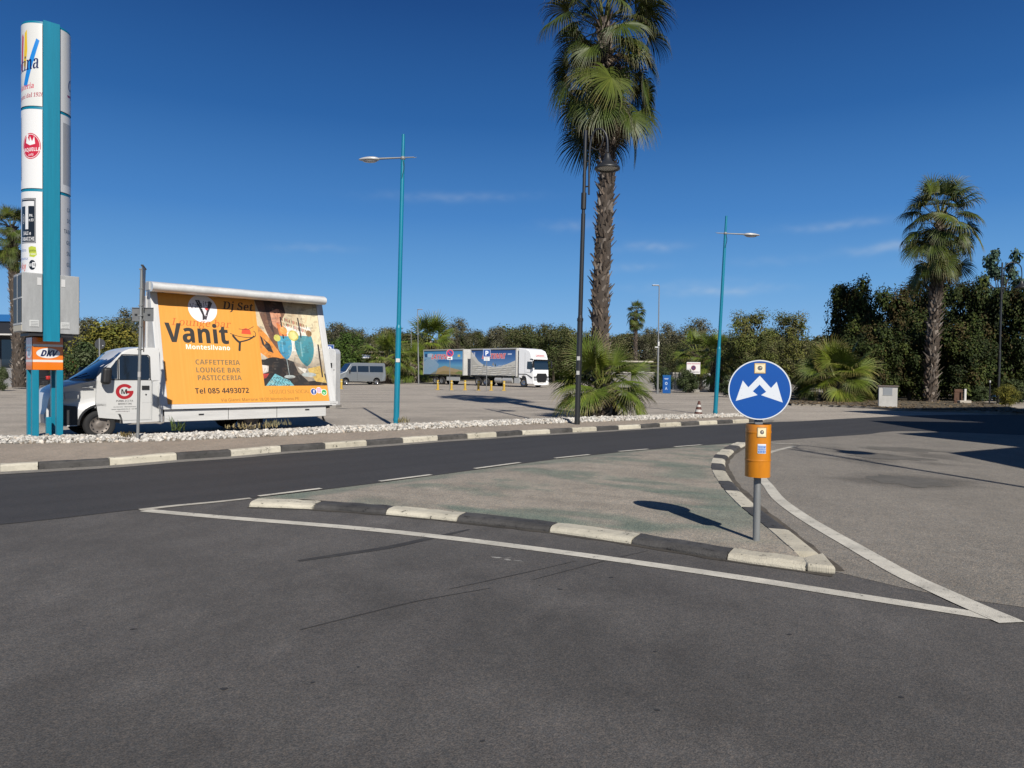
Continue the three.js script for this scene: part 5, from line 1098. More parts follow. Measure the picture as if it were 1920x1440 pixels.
  // door emblem and small print
  const em = canvasTex(512, 512, (g) => {
    g.fillStyle = '#ffffff'; g.fillRect(0, 0, 512, 512);
    g.strokeStyle = '#d22b34'; g.lineWidth = 50; g.beginPath(); g.arc(256, 150, 100, -.62, -6.1, true); g.stroke(); g.fillStyle = '#d22b34'; g.fillRect(270, 138, 112, 44);
    txt(g, 'M', 250, 152, 112, '#1b1b1d'); txt(g, 'PUBBLICITA', 256, 304, 40, '#3a3a3c', { f: 'monospace' }); txt(g, 'MARKETING', 262, 352, 36, '#3a3a3c', { f: 'monospace' });
    txt(g, 'via Verrotti - Montesilvano', 256, 400, 25, '#5a5a5c'); txt(g, 'www.mgpubblicita.it - tel 085', 256, 438, 26, '#5a5a5c'); txt(g, 'pubblicita@mg.it', 230, 474, 24, '#77666a');
  });
  part(t, 'door_emblem', quad(V(.12, .60, zs + .008), V(.92, .60, zs + .008), V(.92, 1.36, zs + .008), V(.12, 1.36, zs + .008)), phys([.60, .60, .585], .32, { map: em, clearcoat: .6, clearcoatRoughness: .15 }));
  // ---- billboard
  const zt = .24, zb = 1.14;
  const TL = L(297, 545, zt), TR = L(600, 572, zt), BL = L(311, 765, zb), BR = L(634, 753, zb);
  const yT = (TL.y + TR.y) / 2, yB = (BL.y + BR.y) / 2, x0 = (TL.x + BL.x) / 2 - .02, x1 = (TR.x + BR.x) / 2 - .16;
  const print = canvasTex(1792, 1152, (g, W, H) => {
    g.fillStyle = '#e29a38'; g.fillRect(0, 0, W, H);
    for (let i = 0; i < 60; i++) { g.globalAlpha = .05; g.fillStyle = i % 2 ? '#ffd98a' : '#b96d12'; g.fillRect((i * 557) % W, 0, 3 + (i % 4) * 3, H); } g.globalAlpha = 1;
    const X = (u) => u * W, Y = (v) => v * H;
    disc(g, X(.25), Y(.125), 152, '#e9e6ea');
    const q = (pts, f) => poly(g, pts.map(([a, b]) => [X(.25) + a, Y(.125) + b]), f);
    q([[-72, -92], [-26, -92], [10, 60], [22, 110], [-14, 128], [-10, 70]], '#1f1d20'); q([[72, -92], [108, -70], [56, 40], [26, 124], [4, 110], [34, 40]], '#3a3439');
    for (let k = 0; k < 9; k++) q([[-58 + k * 10, -80 + k * 19], [-44 + k * 10, -84 + k * 19], [-40 + k * 9, -72 + k * 19]], '#d9d3d8');
    q([[20, -8], [46, -20], [60, 4], [34, 18]], '#c8322e'); txt(g, 'Vanity', X(.235), Y(.088), 76, '#4b4548', { f: 'serif', style: 'italic', rot: -.25 });
    txt(g, 'Dj Set', X(.462), Y(.078), 124, '#33251a', { f: 'serif', style: 'italic bold', sx: .94 });
    txt(g, 'Lounge bar', X(.232), Y(.262), 104, '#c5611c', { f: 'serif', style: 'italic', sx: 1.08 });
    g.lineCap = 'round'; g.lineJoin = 'round';
    txt(g, 'Vanit', X(.207), Y(.365), 276, '#27241f', { sx: .93, stroke: '#27241f', lw: 5 });
    // the martini glass that ends the word
    g.strokeStyle = '#27241f'; g.lineWidth = 24; g.beginPath(); g.moveTo(X(.415), Y(.37)); g.quadraticCurveTo(X(.435), Y(.42), X(.452), Y(.43)); g.lineTo(X(.444), Y(.505)); g.stroke(); g.lineWidth = 15; g.beginPath(); g.moveTo(X(.452), Y(.425)); g.quadraticCurveTo(X(.52), Y(.405), X(.545), Y(.365)); g.stroke(); g.lineWidth = 7; g.beginPath(); g.moveTo(X(.40), Y(.348)); g.quadraticCurveTo(X(.47), Y(.395), X(.55), Y(.372)); g.quadraticCurveTo(X(.568), Y(.34), X(.548), Y(.315)); g.stroke();
    poly(g, [[X(.468), Y(.345)], [X(.475), Y(.305)], [X(.5), Y(.288)], [X(.525), Y(.305)], [X(.53), Y(.35)]], '#dd4a27'); g.lineWidth = 5; g.strokeStyle = '#3d2b20'; g.beginPath(); g.moveTo(X(.455), Y(.3)); g.lineTo(X(.51), Y(.305)); g.lineTo(X(.55), Y(.27)); g.stroke();
    txt(g, 'Montesilvano', X(.258), Y(.488), 70, '#f3efe6', { sx: 1.02 });
    txt(g, 'CAFFETTERIA', X(.305), Y(.625), 74, '#7d6a45', { style: 'bold', sx: 1.02 }); txt(g, 'LOUNGE BAR', X(.303), Y(.697), 74, '#7d6a45', { sx: 1.02 }); txt(g, 'PASTICCERIA', X(.306), Y(.768), 74, '#7d6a45', { sx: 1.02 });
    txt(g, 'Tel 085 4493072', X(.315), Y(.888), 78, '#33281b', { sx: .98 }); txt(g, 'Via Gianni Marrone 18/20 Montesilvano PE', X(.545), Y(.972), 46, '#7a5a22', { style: 'normal' });
    txt(g, 'SEGUICI SUI SOCIAL', X(.735), Y(.902), 56, '#9d7230', { style: 'normal', sx: .95 });
    disc(g, X(.898), Y(.905), 38, '#dfe3ee'); disc(g, X(.898), Y(.905), 33, '#2f4f97'); txt(g, 'f', X(.9), Y(.908), 58, '#eef0f6');
    disc(g, X(.937), Y(.892), 36, '#e9dfe6'); const ig = g.createLinearGradient(X(.92), Y(.92), X(.955), Y(.87)); ig.addColorStop(0, '#e69a4d'); ig.addColorStop(.5, '#cf3f83'); ig.addColorStop(1, '#7b49b8'); g.fillStyle = ig; g.fillRect(X(.937) - 23, Y(.892) - 23, 46, 46); g.strokeStyle = '#f4ecf2'; g.lineWidth = 5; g.strokeRect(X(.937) - 15, Y(.892) - 15, 30, 30); g.beginPath(); g.arc(X(.937), Y(.892), 8, 0, 7); g.stroke();
    disc(g, X(.972), Y(.913), 37, '#e3f0e2'); disc(g, X(.972), Y(.913), 30, '#3aa653'); g.strokeStyle = '#eef6ee'; g.lineWidth = 8; g.beginPath(); g.arc(X(.972), Y(.913) - 2, 13, .6, 2.8); g.stroke();
    // the photograph printed on the right
    const px0 = X(.575), py0 = 0, pw = W - px0, ph = Y(.845), PX = (u) => px0 + u * pw, PY = (v) => py0 + v * ph;
    g.save(); g.beginPath(); g.rect(px0, py0, pw, ph); g.clip();
    let lg = g.createLinearGradient(0, 0, 0, ph); lg.addColorStop(0, '#b8a588'); lg.addColorStop(.3, '#cdbd9d'); lg.addColorStop(.55, '#d8d0bf'); lg.addColorStop(1, '#6b5a44'); g.fillStyle = lg; g.fillRect(px0, 0, pw, ph);
    poly(g, [[PX(.72), PY(.1)], [PX(1), PY(.04)], [PX(1), PY(.55)], [PX(.76), PY(.4)]], '#dccfab'); g.fillStyle = '#e8e2d6'; g.fillRect(PX(.3), PY(.29), pw * .55, ph * .3);
    for (let k = 0; k < 46; k++) { g.fillStyle = ['#9a6a4a', '#c2a36f', '#7b4a38', '#d8c9a8', '#55604a', '#b33b33'][k % 6]; g.fillRect(PX(.36 + (k % 23) * .019), PY(.18 + Math.floor(k / 23) * .06 + (k % 23) * .004), 9, 30 + (k * 7) % 16); }
    // a person holding the tray: hair, face, hand and sleeve
    poly(g, [[PX(.0), PY(0)], [PX(.44), PY(0)], [PX(.47), PY(.13)], [PX(.38), PY(.24)], [PX(.36), PY(.5)], [PX(.33), PY(.7)], [PX(.24), PY(.62)], [PX(.12), PY(.35)]], '#6a4a39');
    poly(g, [[PX(.2), PY(.07)], [PX(.36), PY(.05)], [PX(.39), PY(.16)], [PX(.37), PY(.27)], [PX(.3), PY(.33)], [PX(.24), PY(.28)]], '#c98e6e'); poly(g, [[PX(.14), PY(0)], [PX(.44), PY(0)], [PX(.47), PY(.14)], [PX(.41), PY(.1)], [PX(.34), PY(.09)], [PX(.22), PY(.13)], [PX(.25), PY(.4)], [PX(.18), PY(.3)]], '#3d2a24');
    g.fillStyle = '#2b1d19'; g.fillRect(PX(.285), PY(.135), 26, 9); g.fillRect(PX(.345), PY(.13), 22, 8); g.fillStyle = '#a2473f'; g.fillRect(PX(.31), PY(.255), 34, 9); poly(g, [[PX(.335), PY(.14)], [PX(.352), PY(.21)], [PX(.322), PY(.212)]], '#b37a5c');
    poly(g, [[PX(0), PY(.3)], [PX(.14), PY(.42)], [PX(.3), PY(.62)], [PX(.42), PY(.72)], [PX(.34), PY(.78)], [PX(.1), PY(.68)], [PX(0), PY(.62)]], '#d98a35'); poly(g, [[PX(.02), PY(.42)], [PX(.16), PY(.52)], [PX(.2), PY(.62)], [PX(.12), PY(.6)], [PX(.04), PY(.52)]], '#2d2522'); poly(g, [[PX(.05), PY(.44)], [PX(.1), PY(.5)], [PX(.08), PY(.53)]], '#e0913a');
    poly(g, [[PX(.3), PY(.26)], [PX(.42), PY(.3)], [PX(.45), PY(.4)], [PX(.4), PY(.48)], [PX(.33), PY(.4)]], '#d7793f');
    // dark counter, tray and cloth
    poly(g, [[PX(0), PY(.7)], [PX(.36), PY(.68)], [PX(1), PY(.86)], [PX(1), PY(1)], [PX(0), PY(1)]], '#27221f'); g.fillStyle = '#17120f'; g.beginPath(); g.ellipse(PX(.18), PY(.8), pw * .22, ph * .13, -.15, 0, 7); g.fill();
    poly(g, [[PX(.5), PY(.72)], [PX(.8), PY(.78)], [PX(.96), PY(.93)], [PX(.7), PY(.95)], [PX(.55), PY(.84)]], '#8d8376'); poly(g, [[PX(.7), PY(.8)], [PX(.95), PY(.76)], [PX(1), PY(.97)], [PX(.82), PY(.95)]], '#c9a95c'); poly(g, [[PX(.55), PY(.78)], [PX(.7), PY(.8)], [PX(.66), PY(.86)]], '#d9d2c7');
    poly(g, [[PX(.02), PY(1)], [PX(.18), PY(.86)], [PX(.4), PY(.94)], [PX(.46), PY(1)]], '#6fb2bd'); for (let k = 0; k < 26; k++) { g.strokeStyle = '#1d2b30'; g.lineWidth = 5; g.beginPath(); g.arc(PX(.08 + (k % 9) * .042), PY(.915 + Math.floor(k / 9) * .035), 12, k, k + 3.6); g.stroke(); }
    poly(g, [[PX(0), PY(.76)], [PX(.1), PY(.77)], [PX(.08), PY(.84)], [PX(0), PY(.86)]], '#d9cfc6'); poly(g, [[PX(0), PY(.86)], [PX(.09), PY(.86)], [PX(.04), PY(.91)], [PX(0), PY(.92)]], '#b7352e');
    // the two blue drinks
    const glass = (cx, cy, w, h, foot, a, b) => { g.beginPath(); g.moveTo(cx - w * .8, cy - h); g.bezierCurveTo(cx - w * 1.15, cy, cx - w * .6, cy + h * .8, cx, cy + h); g.bezierCurveTo(cx + w * .6, cy + h * .8, cx + w * 1.15, cy, cx + w * .8, cy - h); g.closePath(); const gr = g.createLinearGradient(0, cy - h, 0, cy + h); gr.addColorStop(0, a); gr.addColorStop(1, b); g.fillStyle = gr; g.fill(); g.fillStyle = '#bfe0e4'; g.globalAlpha = .35; g.fillRect(cx - w * .4, cy - h * .6, w * .14, h); g.globalAlpha = 1; g.strokeStyle = '#9aa6a5'; g.lineWidth = 7; g.beginPath(); g.moveTo(cx, cy + h); g.lineTo(cx + 8, cy + h + foot); g.stroke(); g.fillStyle = '#a9b0ae'; g.beginPath(); g.ellipse(cx + 10, cy + h + foot, w * .7, h * .14, 0, 0, 7); g.fill(); };
    glass(PX(.395), PY(.555), pw * .125, ph * .14, ph * .2, '#4a9db5', '#2f7fa8'); glass(PX(.71), PY(.585), pw * .17, ph * .185, ph * .1, '#4b8f9c', '#2a7884');
    g.strokeStyle = '#20191a'; g.lineWidth = 15; g.beginPath(); g.moveTo(PX(.375), PY(.19)); g.lineTo(PX(.385), PY(.44)); g.moveTo(PX(.66), PY(.19)); g.lineTo(PX(.672), PY(.42)); g.stroke();
    disc(g, PX(.55), PY(.405), 62, '#c9bd58'); disc(g, PX(.55), PY(.405), 48, '#dfd68a'); disc(g, PX(.285), PY(.44), 40, '#c6c260'); disc(g, PX(.81), PY(.37), 38, '#8b6740'); disc(g, PX(.4), PY(.35), 46, '#d99a4c');
    g.fillStyle = '#2c2520'; g.fillRect(PX(.93), PY(.5), pw * .025, ph * .4);
    for (let k = 0; k < 500; k++) { const u = (k * .61803) % 1, v = (k * .75488) % 1; g.globalAlpha = .10 + .12 * ((k * .37) % 1); g.fillStyle = ['#1c1512', '#f0e4cf', '#7a5a40', '#3f4a4e', '#b8926a'][k % 5]; g.beginPath(); g.ellipse(PX(u), PY(v), 6 + (k * 7) % 30, 4 + (k * 11) % 16, k, 0, 7); g.fill(); }
    g.globalAlpha = 1; g.restore();
    g.globalAlpha = .08; for (let i = 0; i < 40; i++) { g.strokeStyle = i % 2 ? '#fff' : '#5a3a10'; g.lineWidth = 2; g.beginPath(); g.moveTo((i * 331) % W, 0); g.bezierCurveTo((i * 331) % W + 10, H * .3, (i * 331) % W - 14, H * .6, (i * 331) % W + 6, H); g.stroke(); } g.globalAlpha = 1;
  });
  const dy = .006, lz = (y, off = 0) => lerp(zb, zt, (y - yB) / (yT - yB)) + off, bb = part(t, 'billboard', warp(box(x1 - x0 + .26, yT - yB + .1, .09, (x0 + x1) / 2, (yT + yB) / 2, 0), (v) => { v.z += lz(v.y, -.05); }), M.whiteMat);
  const pv = quad(V(x0 + .02, yB + .06, lz(yB + .06, .004)), V(x1 - .06, yB + .06, lz(yB + .06, .004)), V(x1 - .06, yT - .02, lz(yT - .02, .004)), V(x0 + .02, yT - .02, lz(yT - .02, .004)), 30, 20);
  warp(pv, (v) => { v.z += .004 * n2(v.x * 1.7, v.y * .8) + .002 * n2b(v.x * 5, v.y * 2) + .006; });
  part(bb, 'poster', pv, phys([.97, .97, .97], .55, { map: print, clearcoat: .1 }));
  const fr = (a, b, y0, y1, off = .02) => { const g = box(b - a, y1 - y0, .03, (a + b) / 2, (y0 + y1) / 2, 0); return warp(g, (v) => { v.z += lz(v.y, off); }); };
  part(bb, 'frame_edge', [fr(x0 - .16, x0 + .015, yB - .04, yT + .05), fr(x1 - .055, x1 + .14, yB - .04, yT + .05), fr(x0 - .16, x1 + .14, yB - .06, yB + .055)], M.white);
  // awning box over the poster
  const aw = new THREE.Shape(); aw.moveTo(-.16, 0); aw.lineTo(.32, -.03); aw.quadraticCurveTo(.45, .01, .44, .11); aw.quadraticCurveTo(.42, .19, .24, .23); aw.lineTo(-.16, .27);
  const awg = new THREE.ExtrudeGeometry(aw, { depth: x1 - x0 + .25, bevelEnabled: false, curveSegments: 10 }).rotateY(-Math.PI / 2);   // outline x becomes local z
  awg.applyMatrix4(new THREE.Matrix4().set(-1, 0, 0, 0, 0, 1, 0, 0, 0, 0, 1, 0, 0, 0, 0, 1));
  awg.translate(x0 - .23, yT - .02, zt + .12);
  const ag = flat(awg); ag.computeVertexNormals();
  const an = part(t, 'awning_box', ag, M.white);
  part(an, 'lamp_spot', Array.from({ length: 7 }, (_, i) => box(.05, .03, .05, lerp(x0 + .1, x1 - .2, i / 6), yT - .03, zt + .24)), M.dark);
  part(an, 'end_cap', [box(.03, .2, .3, x0 - .245, yT + .1, zt + .17)], M.grey);
  // back wall of the sloping carrier, flatbed skirts, underside
  part(t, 'carrier_end', [extr([[-.1, yB], [zb - .06, yB], [zt - .02, yT], [-.1, yT]], .05).rotateY(-Math.PI / 2).applyMatrix4(new THREE.Matrix4().makeScale(-1, 1, 1)).translate(x0 - .12, 0, 0), extr([[-.1, yB], [zb - .06, yB], [zt - .02, yT], [-.1, yT]], .05).rotateY(-Math.PI / 2).applyMatrix4(new THREE.Matrix4().makeScale(-1, 1, 1)).translate(x1 + .1, 0, 0)].map((g) => { const f = flat(g); f.computeVertexNormals(); return f; }), M.whiteMat);
  part(t, 'carrier_back', box(x1 - x0 + .2, yT - yB, .05, (x0 + x1) / 2, (yT + yB) / 2, -.12), M.whiteMat);
  part(t, 'mast_box', [rbox(.2, 1.5, .4, xb + .02, 2.85, -.15, .03)], std([.5, .5, .5], .5));
  const ys = .36, yk = yB - .03;
  const sk = part(t, 'side_skirt', [rbox(x1 - x0 - .1, yk - ys, .05, (x0 + x1) / 2 - .1, (yk + ys) / 2, zb - .05, .015), rbox(x1 - x0 + .4, .09, .1, (x0 + x1) / 2 + .02, yk + .02, zb - .015, .02), rbox(.05, yk - ys, 1.9, x0 - .1, (yk + ys) / 2, .15, .01)], M.white);
  part(sk, 'skirt_seam', [box(.012, yk - ys - .04, .012, x0 + 1.55, (yk + ys) / 2, zb - .027), box(.012, yk - ys - .04, .012, x0 + 2.9, (yk + ys) / 2, zb - .027), box(1.1, .012, .012, x0 + .95, yk - .05, zb - .027)], M.dark);
  part(sk, 'skirt_latch', [box(.13, .035, .02, x0 + .85, yk - .19, zb - .024), box(.13, .035, .02, x1 - .75, yk - .15, zb - .024)], M.dark);
  part(t, 'load_bed', box(x1 - x0 + .1, .1, 2.0, (x0 + x1) / 2, yk - .02, .1), M.grey);
  part(t, 'chassis', [box(5.6, .16, .7, 2.9, .55, 0), box(.3, .3, .5, 2.2, .5, .5)], M.dark);
  part(t, 'rear_bumper', [tube([V(x1 + .05, yk - .1, zb - .2), V(x1 - .12, yk - .14, zb - .2), V(x1 - .16, ys - .05, zb - .2), V(x1 - .1, ys - .16, zb - .2)], .03, 8, 16), box(.06, .1, 1.8, x1 - .1, .42, 0)], M.dark);
  part(t, 'cab_rear_gap', [box(.16, 1.05, 1.5, xb + .06, 1.0, 0)], M.dark);
}
// weeds growing along the stones below the van
function weed(label, base, n, h, tone, spreadR, name = 'weed') {
  const pos = [], col = [];
  for (let i = 0; i < n; i++) {
    const a = rr(0, 6.28), r0 = Math.sqrt(rnd()) * spreadR, x = Math.cos(a) * r0, z = Math.sin(a) * r0, L = h * rr(.4, 1.1), lean = rr(.1, .95), b = rr(0, 6.28), w = rr(.006, .014), k = rr(.6, 1.3), tx = x + Math.cos(b) * L * lean, tz = z + Math.sin(b) * L * lean;
    const mx = (x * .4 + tx * .6) , mz = (z * .4 + tz * .6), c = Math.cos(b + 1.57) * w, s = Math.sin(b + 1.57) * w, H = L * Math.sqrt(1 - lean * lean * .6);
    for (const q of [[x - c, 0, z - s], [x + c, 0, z + s], [mx + c, H * .7, mz + s], [x - c, 0, z - s], [mx + c, H * .7, mz + s], [mx - c, H * .7, mz - s], [mx - c, H * .7, mz - s], [mx + c, H * .7, mz + s], [tx, H, tz]]) { pos.push(...q); col.push(tone[0] * k, tone[1] * k, tone[2] * k); }
  }
  const g = new THREE.BufferGeometry(); g.setAttribute('position', new THREE.Float32BufferAttribute(pos, 3)); g.setAttribute('color', new THREE.Float32BufferAttribute(col, 3)); g.computeVertexNormals();
  const t = thing(name, label, 'weed', base); part(t, 'stalks', g, leafMat);
  return t;
}
weed('tall green weed on the stones below the front end of the billboard', G(336, 807, .2), 30, .38, [.06, .085, .025], .16);
weed('dry straw coloured weeds on the stones below the middle of the billboard', G(470, 801, .18), 110, .13, [.24, .19, .11], .7);
weed('dry brownish weed tuft right of the straw coloured weeds, below the van', G(520, 796, .18), 70, .17, [.2, .18, .12], .4);
weed('small dry weed at the edge of the stones near the road sign pole', G(240, 818, .22), 40, .14, [.15, .11, .05], .22);
weed('small withered weed at the turquoise lamp foot', G(757, 792, .16), 40, .2, [.2, .17, .1], .2);

// ------------------------------------------------------------------ lorry with its trailer
{
  const c = AT(1000, 725, 74.5), th = -45 * Math.PI / 180, ex = V(Math.SQRT1_2, 0, Math.SQRT1_2), ez = V(-Math.SQRT1_2, 0, Math.SQRT1_2), o = V(c.x, 0, c.z).addScaledVector(ez, -1.25);
  // local +x runs forward, local +z is the side turned to the camera; the front of the cab is at x = 0
  const scape = (name, f) => phys([1.25, 1.25, 1.25], .5, { map: canvasTex(1024, 400, f), clearcoat: .1 });
  const logo = (g, x, y) => txt(g, 'LATTENNI', x, y, 112, '#cf2a2d', { style: 'italic bold', skew: -.15, stroke: '#e8e2dd', lw: 7, sx: 1.0 });
  const snow = scape('a', (g) => {
    let l = g.createLinearGradient(0, 0, 0, 300); l.addColorStop(0, '#24487f'); l.addColorStop(1, '#6d93bd'); g.fillStyle = l; g.fillRect(0, 0, 1024, 400);
    poly(g, [[0, 20], [60, 60], [170, 170], [330, 250], [520, 262], [700, 255], [880, 205], [1024, 160], [1024, 400], [0, 400]], '#b9b7b0'); poly(g, [[0, 110], [160, 230], [420, 290], [760, 280], [1024, 250], [1024, 400], [0, 400]], '#a8a69f');
    for (let k = 0; k < 120; k++) { g.fillStyle = ['#7d7c79', '#d3d1cb', '#8c8a86', '#c3bdae'][k % 4]; g.fillRect((k * 211) % 1024, 230 + (k * 37) % 170, 40 + (k * 13) % 90, 4 + k % 6); }
    poly(g, [[290, 260], [310, 190], [320, 260]], '#2e4038'); poly(g, [[560, 250], [575, 200], [590, 255]], '#2e4038'); poly(g, [[500, 240], [520, 180], [545, 240]], '#8e8779');
    g.fillStyle = '#c9ccd4'; g.fillRect(30, 30, 16, 70); g.fillRect(70, 26, 16, 70); logo(g, 520, 92); g.fillStyle = '#b9c2d6'; g.fillRect(850, 50, 90, 22);
  });
  const sea = scape('b', (g) => {
    let l = g.createLinearGradient(0, 0, 0, 400); l.addColorStop(0, '#3c7fb0'); l.addColorStop(.35, '#6f9dc0'); l.addColorStop(.36, '#2f5f9a'); l.addColorStop(.6, '#5d96b8'); l.addColorStop(1, '#7d7a6c'); g.fillStyle = l; g.fillRect(0, 0, 1024, 400);
    poly(g, [[0, 180], [90, 140], [260, 120], [420, 230], [360, 330], [180, 400], [0, 400]], '#7f9cb5'); for (let k = 0; k < 30; k++) { g.strokeStyle = k % 2 ? '#a9bccb' : '#5f81a0'; g.lineWidth = 4; g.beginPath(); g.arc(180, 330, 60 + k * 8, 3.4, 5.6); g.stroke(); }
    poly(g, [[330, 400], [380, 300], [560, 250], [760, 290], [1024, 330], [1024, 400]], '#9c8a6c'); poly(g, [[300, 400], [520, 340], [760, 350], [1024, 370], [1024, 400]], '#8c7c58'); poly(g, [[820, 380], [930, 340], [1024, 350], [1024, 400]], '#6f7a45');
    g.fillStyle = '#26416f'; g.fillRect(30, 40, 60, 60); g.fillStyle = '#a9bcd2'; g.fillRect(110, 40, 120, 60); logo(g, 470, 96); g.fillStyle = '#cfb96a'; g.fillRect(900, 60, 60, 40);
  });
  const wm = std([.5, .5, .49], .4, { metalness: .3 }), bright = phys([.98, .98, .97], .35, { clearcoat: .5 });
  function bodyBox(t, x0, x1, y0, y1, print) {
    const L = x1 - x0, xc = (x0 + x1) / 2, b = part(t, 'cargo_body', [box(L, y1 - y0, 2.5, xc, (y0 + y1) / 2, 0)], M.whiteMat);
    for (const s of [1, -1]) part(b, 'curtain_print', s > 0 ? quad(V(x0 + .12, y0 + .1, 1.262), V(x1 - .12, y0 + .1, 1.262), V(x1 - .12, y1 - .22, 1.262), V(x0 + .12, y1 - .22, 1.262)) : quad(V(x1 - .12, y0 + .1, -1.262), V(x0 + .12, y0 + .1, -1.262), V(x0 + .12, y1 - .22, -1.262), V(x1 - .12, y1 - .22, -1.262)), print);
    part(b, 'top_rail', [box(L + .04, .14, .06, xc, y1 - .05, 1.255), box(L + .04, .14, .06, xc, y1 - .05, -1.255)], std([.42, .42, .41], .5));
    part(b, 'shadow_rail', [box(L - .1, .09, .04, xc, y1 - .17, 1.25), box(L - .1, .1, .04, xc, y0 + .03, 1.255)], M.dark);
    part(b, 'corner_post', [box(.12, y1 - y0, .05, x0 + .05, (y0 + y1) / 2, 1.25), box(.12, y1 - y0, .05, x1 - .05, (y0 + y1) / 2, 1.25)], std([.45, .45, .44], .5));
    return b;
  }
  const t = thing('lorry', 'white lorry cab with a box body printed with a snowy mountain landscape', 'lorry', o, th);
  bodyBox(t, -9.9, -2.55, 1.12, 4.2, snow);
  part(t, 'chassis', [box(9.4, .3, .9, -5.2, .85, 0)], M.dark);
  const cab = new THREE.Shape(); [[-2.25, 1.0], [-1.85, 1.0], [-1.8, 1.12], [-1.5, 1.25], [-1.2, 1.12], [-1.12, .95], [-.98, .35], [-.02, .35], [0, 1.3], [-.03, 1.9], [-.12, 2.95], [-.42, 3.6], [-.6, 3.86], [-1.1, 4.08], [-2.25, 4.2]].forEach((p, i) => (i ? cab.lineTo(...p) : cab.moveTo(...p)));
  part(t, 'cab', warp(extr(cab, 2.46, .08, 3), (v) => { if (v.x > -.5) v.z *= 1 - .08 * smooth(-.5, 0, v.x); }), bright);
  const ws = part(t, 'windscreen', [warp(box(.03, .98, 2.2, .01, 2.38, 0), (v) => { v.x -= .09 * (v.y - 1.9) / 1.0 + .04 * Math.abs(v.z); })], M.glass);
  part(ws, 'sun_visor', [box(.3, .12, 2.3, .06, 2.92, 0)], M.black);
  for (const s of [1, -1]) part(t, 'side_window', plate([[-1.0, 1.95], [-.35, 1.95], [-.25, 2.1], [-.25, 2.75], [-.95, 2.75]], () => 1.222, .01, .02, s), M.glass);
  part(t, 'cab_trim', [box(.9, .012, .01, -.75, 1.62, 1.232), box(.012, 2.6, .01, -1.28, 2.4, 1.232), box(.5, .1, .02, -.3, 3.0, 1.228), extr([[-2.2, 1.35], [-1.05, 1.35], [-.2, 1.0], [-.2, 1.08], [-1.05, 1.44], [-2.2, 1.44]], .02).translate(0, 0, 1.226)], M.dark);
  part(t, 'mirror', [rbox(.12, .75, .2, .12, 2.45, 1.42, .04), rbox(.12, .75, .2, .12, 2.45, -1.42, .04), box(.06, .06, .3, .06, 2.75, 1.3), box(.06, .06, .3, .06, 2.75, -1.3)], M.black);
  part(t, 'grille', [warp(extr([[-.62, .5], [.62, .5], [.86, 1.15], [.66, 1.5], [-.66, 1.5], [-.86, 1.15]], .06, .01), (v) => v.set(.02 + v.z, v.y, v.x)), box(.06, .12, 2.3, .0, 1.12, 0)], M.black);
  part(t, 'bumper', [box(.1, .3, 2.2, .0, .42, 0)], bright);
  part(t, 'number_plate', box(.02, .12, .52, .06, .5, 0), M.whiteMat);
  part(t, 'headlight', [box(.08, .26, .34, .0, .9, .95), box(.08, .26, .34, .0, .9, -.95)], M.lens);
  part(t, 'roof_lettering', quad(V(-.24, 3.2, 1.0), V(-.24, 3.2, -1.0), V(-.405, 3.56, -1.0), V(-.405, 3.56, 1.0)).translate(.04, .02, 0), printMat(canvasTex(512, 96, (g) => { g.fillStyle = '#dedede'; g.fillRect(0, 0, 512, 96); txt(g, 'Lattenni', 256, 50, 84, '#c0282e', { style: 'italic bold' }); }), .4));
  part(t, 'fuel_tank', [cyl(.34, .34, 1.5, 0, 0, 0, 20).rotateZ(Math.PI / 2).translate(-3.2, .72, .95), cyl(.34, .34, 1.0, 0, 0, 0, 20).rotateZ(Math.PI / 2).translate(-4.9, .72, .95)], wm);
  part(t, 'tool_box', [box(.8, .6, .4, -2.5, .72, 1.0)], M.grey);
  for (const s of [1, -1]) { wheel(t, -1.5, .5, s * 1.08, .5, .3, M.chrome, s); wheel(t, -7.4, .5, s * 1.06, .5, .34, M.chrome, s); wheel(t, -8.7, .5, s * 1.06, .5, .34, M.steel, s); }
  part(t, 'mudguard', [box(.9, .06, .5, -7.4, 1.06, 1.0), box(.9, .06, .5, -8.7, 1.06, 1.0)], M.dark);
  const r = thing('lorry_trailer', 'box trailer behind the white lorry, printed with a bay and coast landscape', 'trailer', o.clone(), th);
  bodyBox(r, -18.7, -11.2, 1.12, 4.2, sea);
  part(r, 'front_wall', box(.05, 2.8, 2.44, -11.17, 2.55, 0), M.whiteMat);
  part(r, 'chassis', [box(7.6, .28, .9, -14.8, .86, 0), box(1.9, .12, .12, -10.4, .7, 0)], M.dark);
  for (const s of [1, -1]) { wheel(r, -15.2, .48, s * 1.05, .48, .32, M.steel, s); wheel(r, -16.4, .48, s * 1.05, .48, .32, M.steel, s); }
  part(r, 'side_guard', [box(2.4, .5, .05, -13.1, .75, 1.15)], M.grey);
}
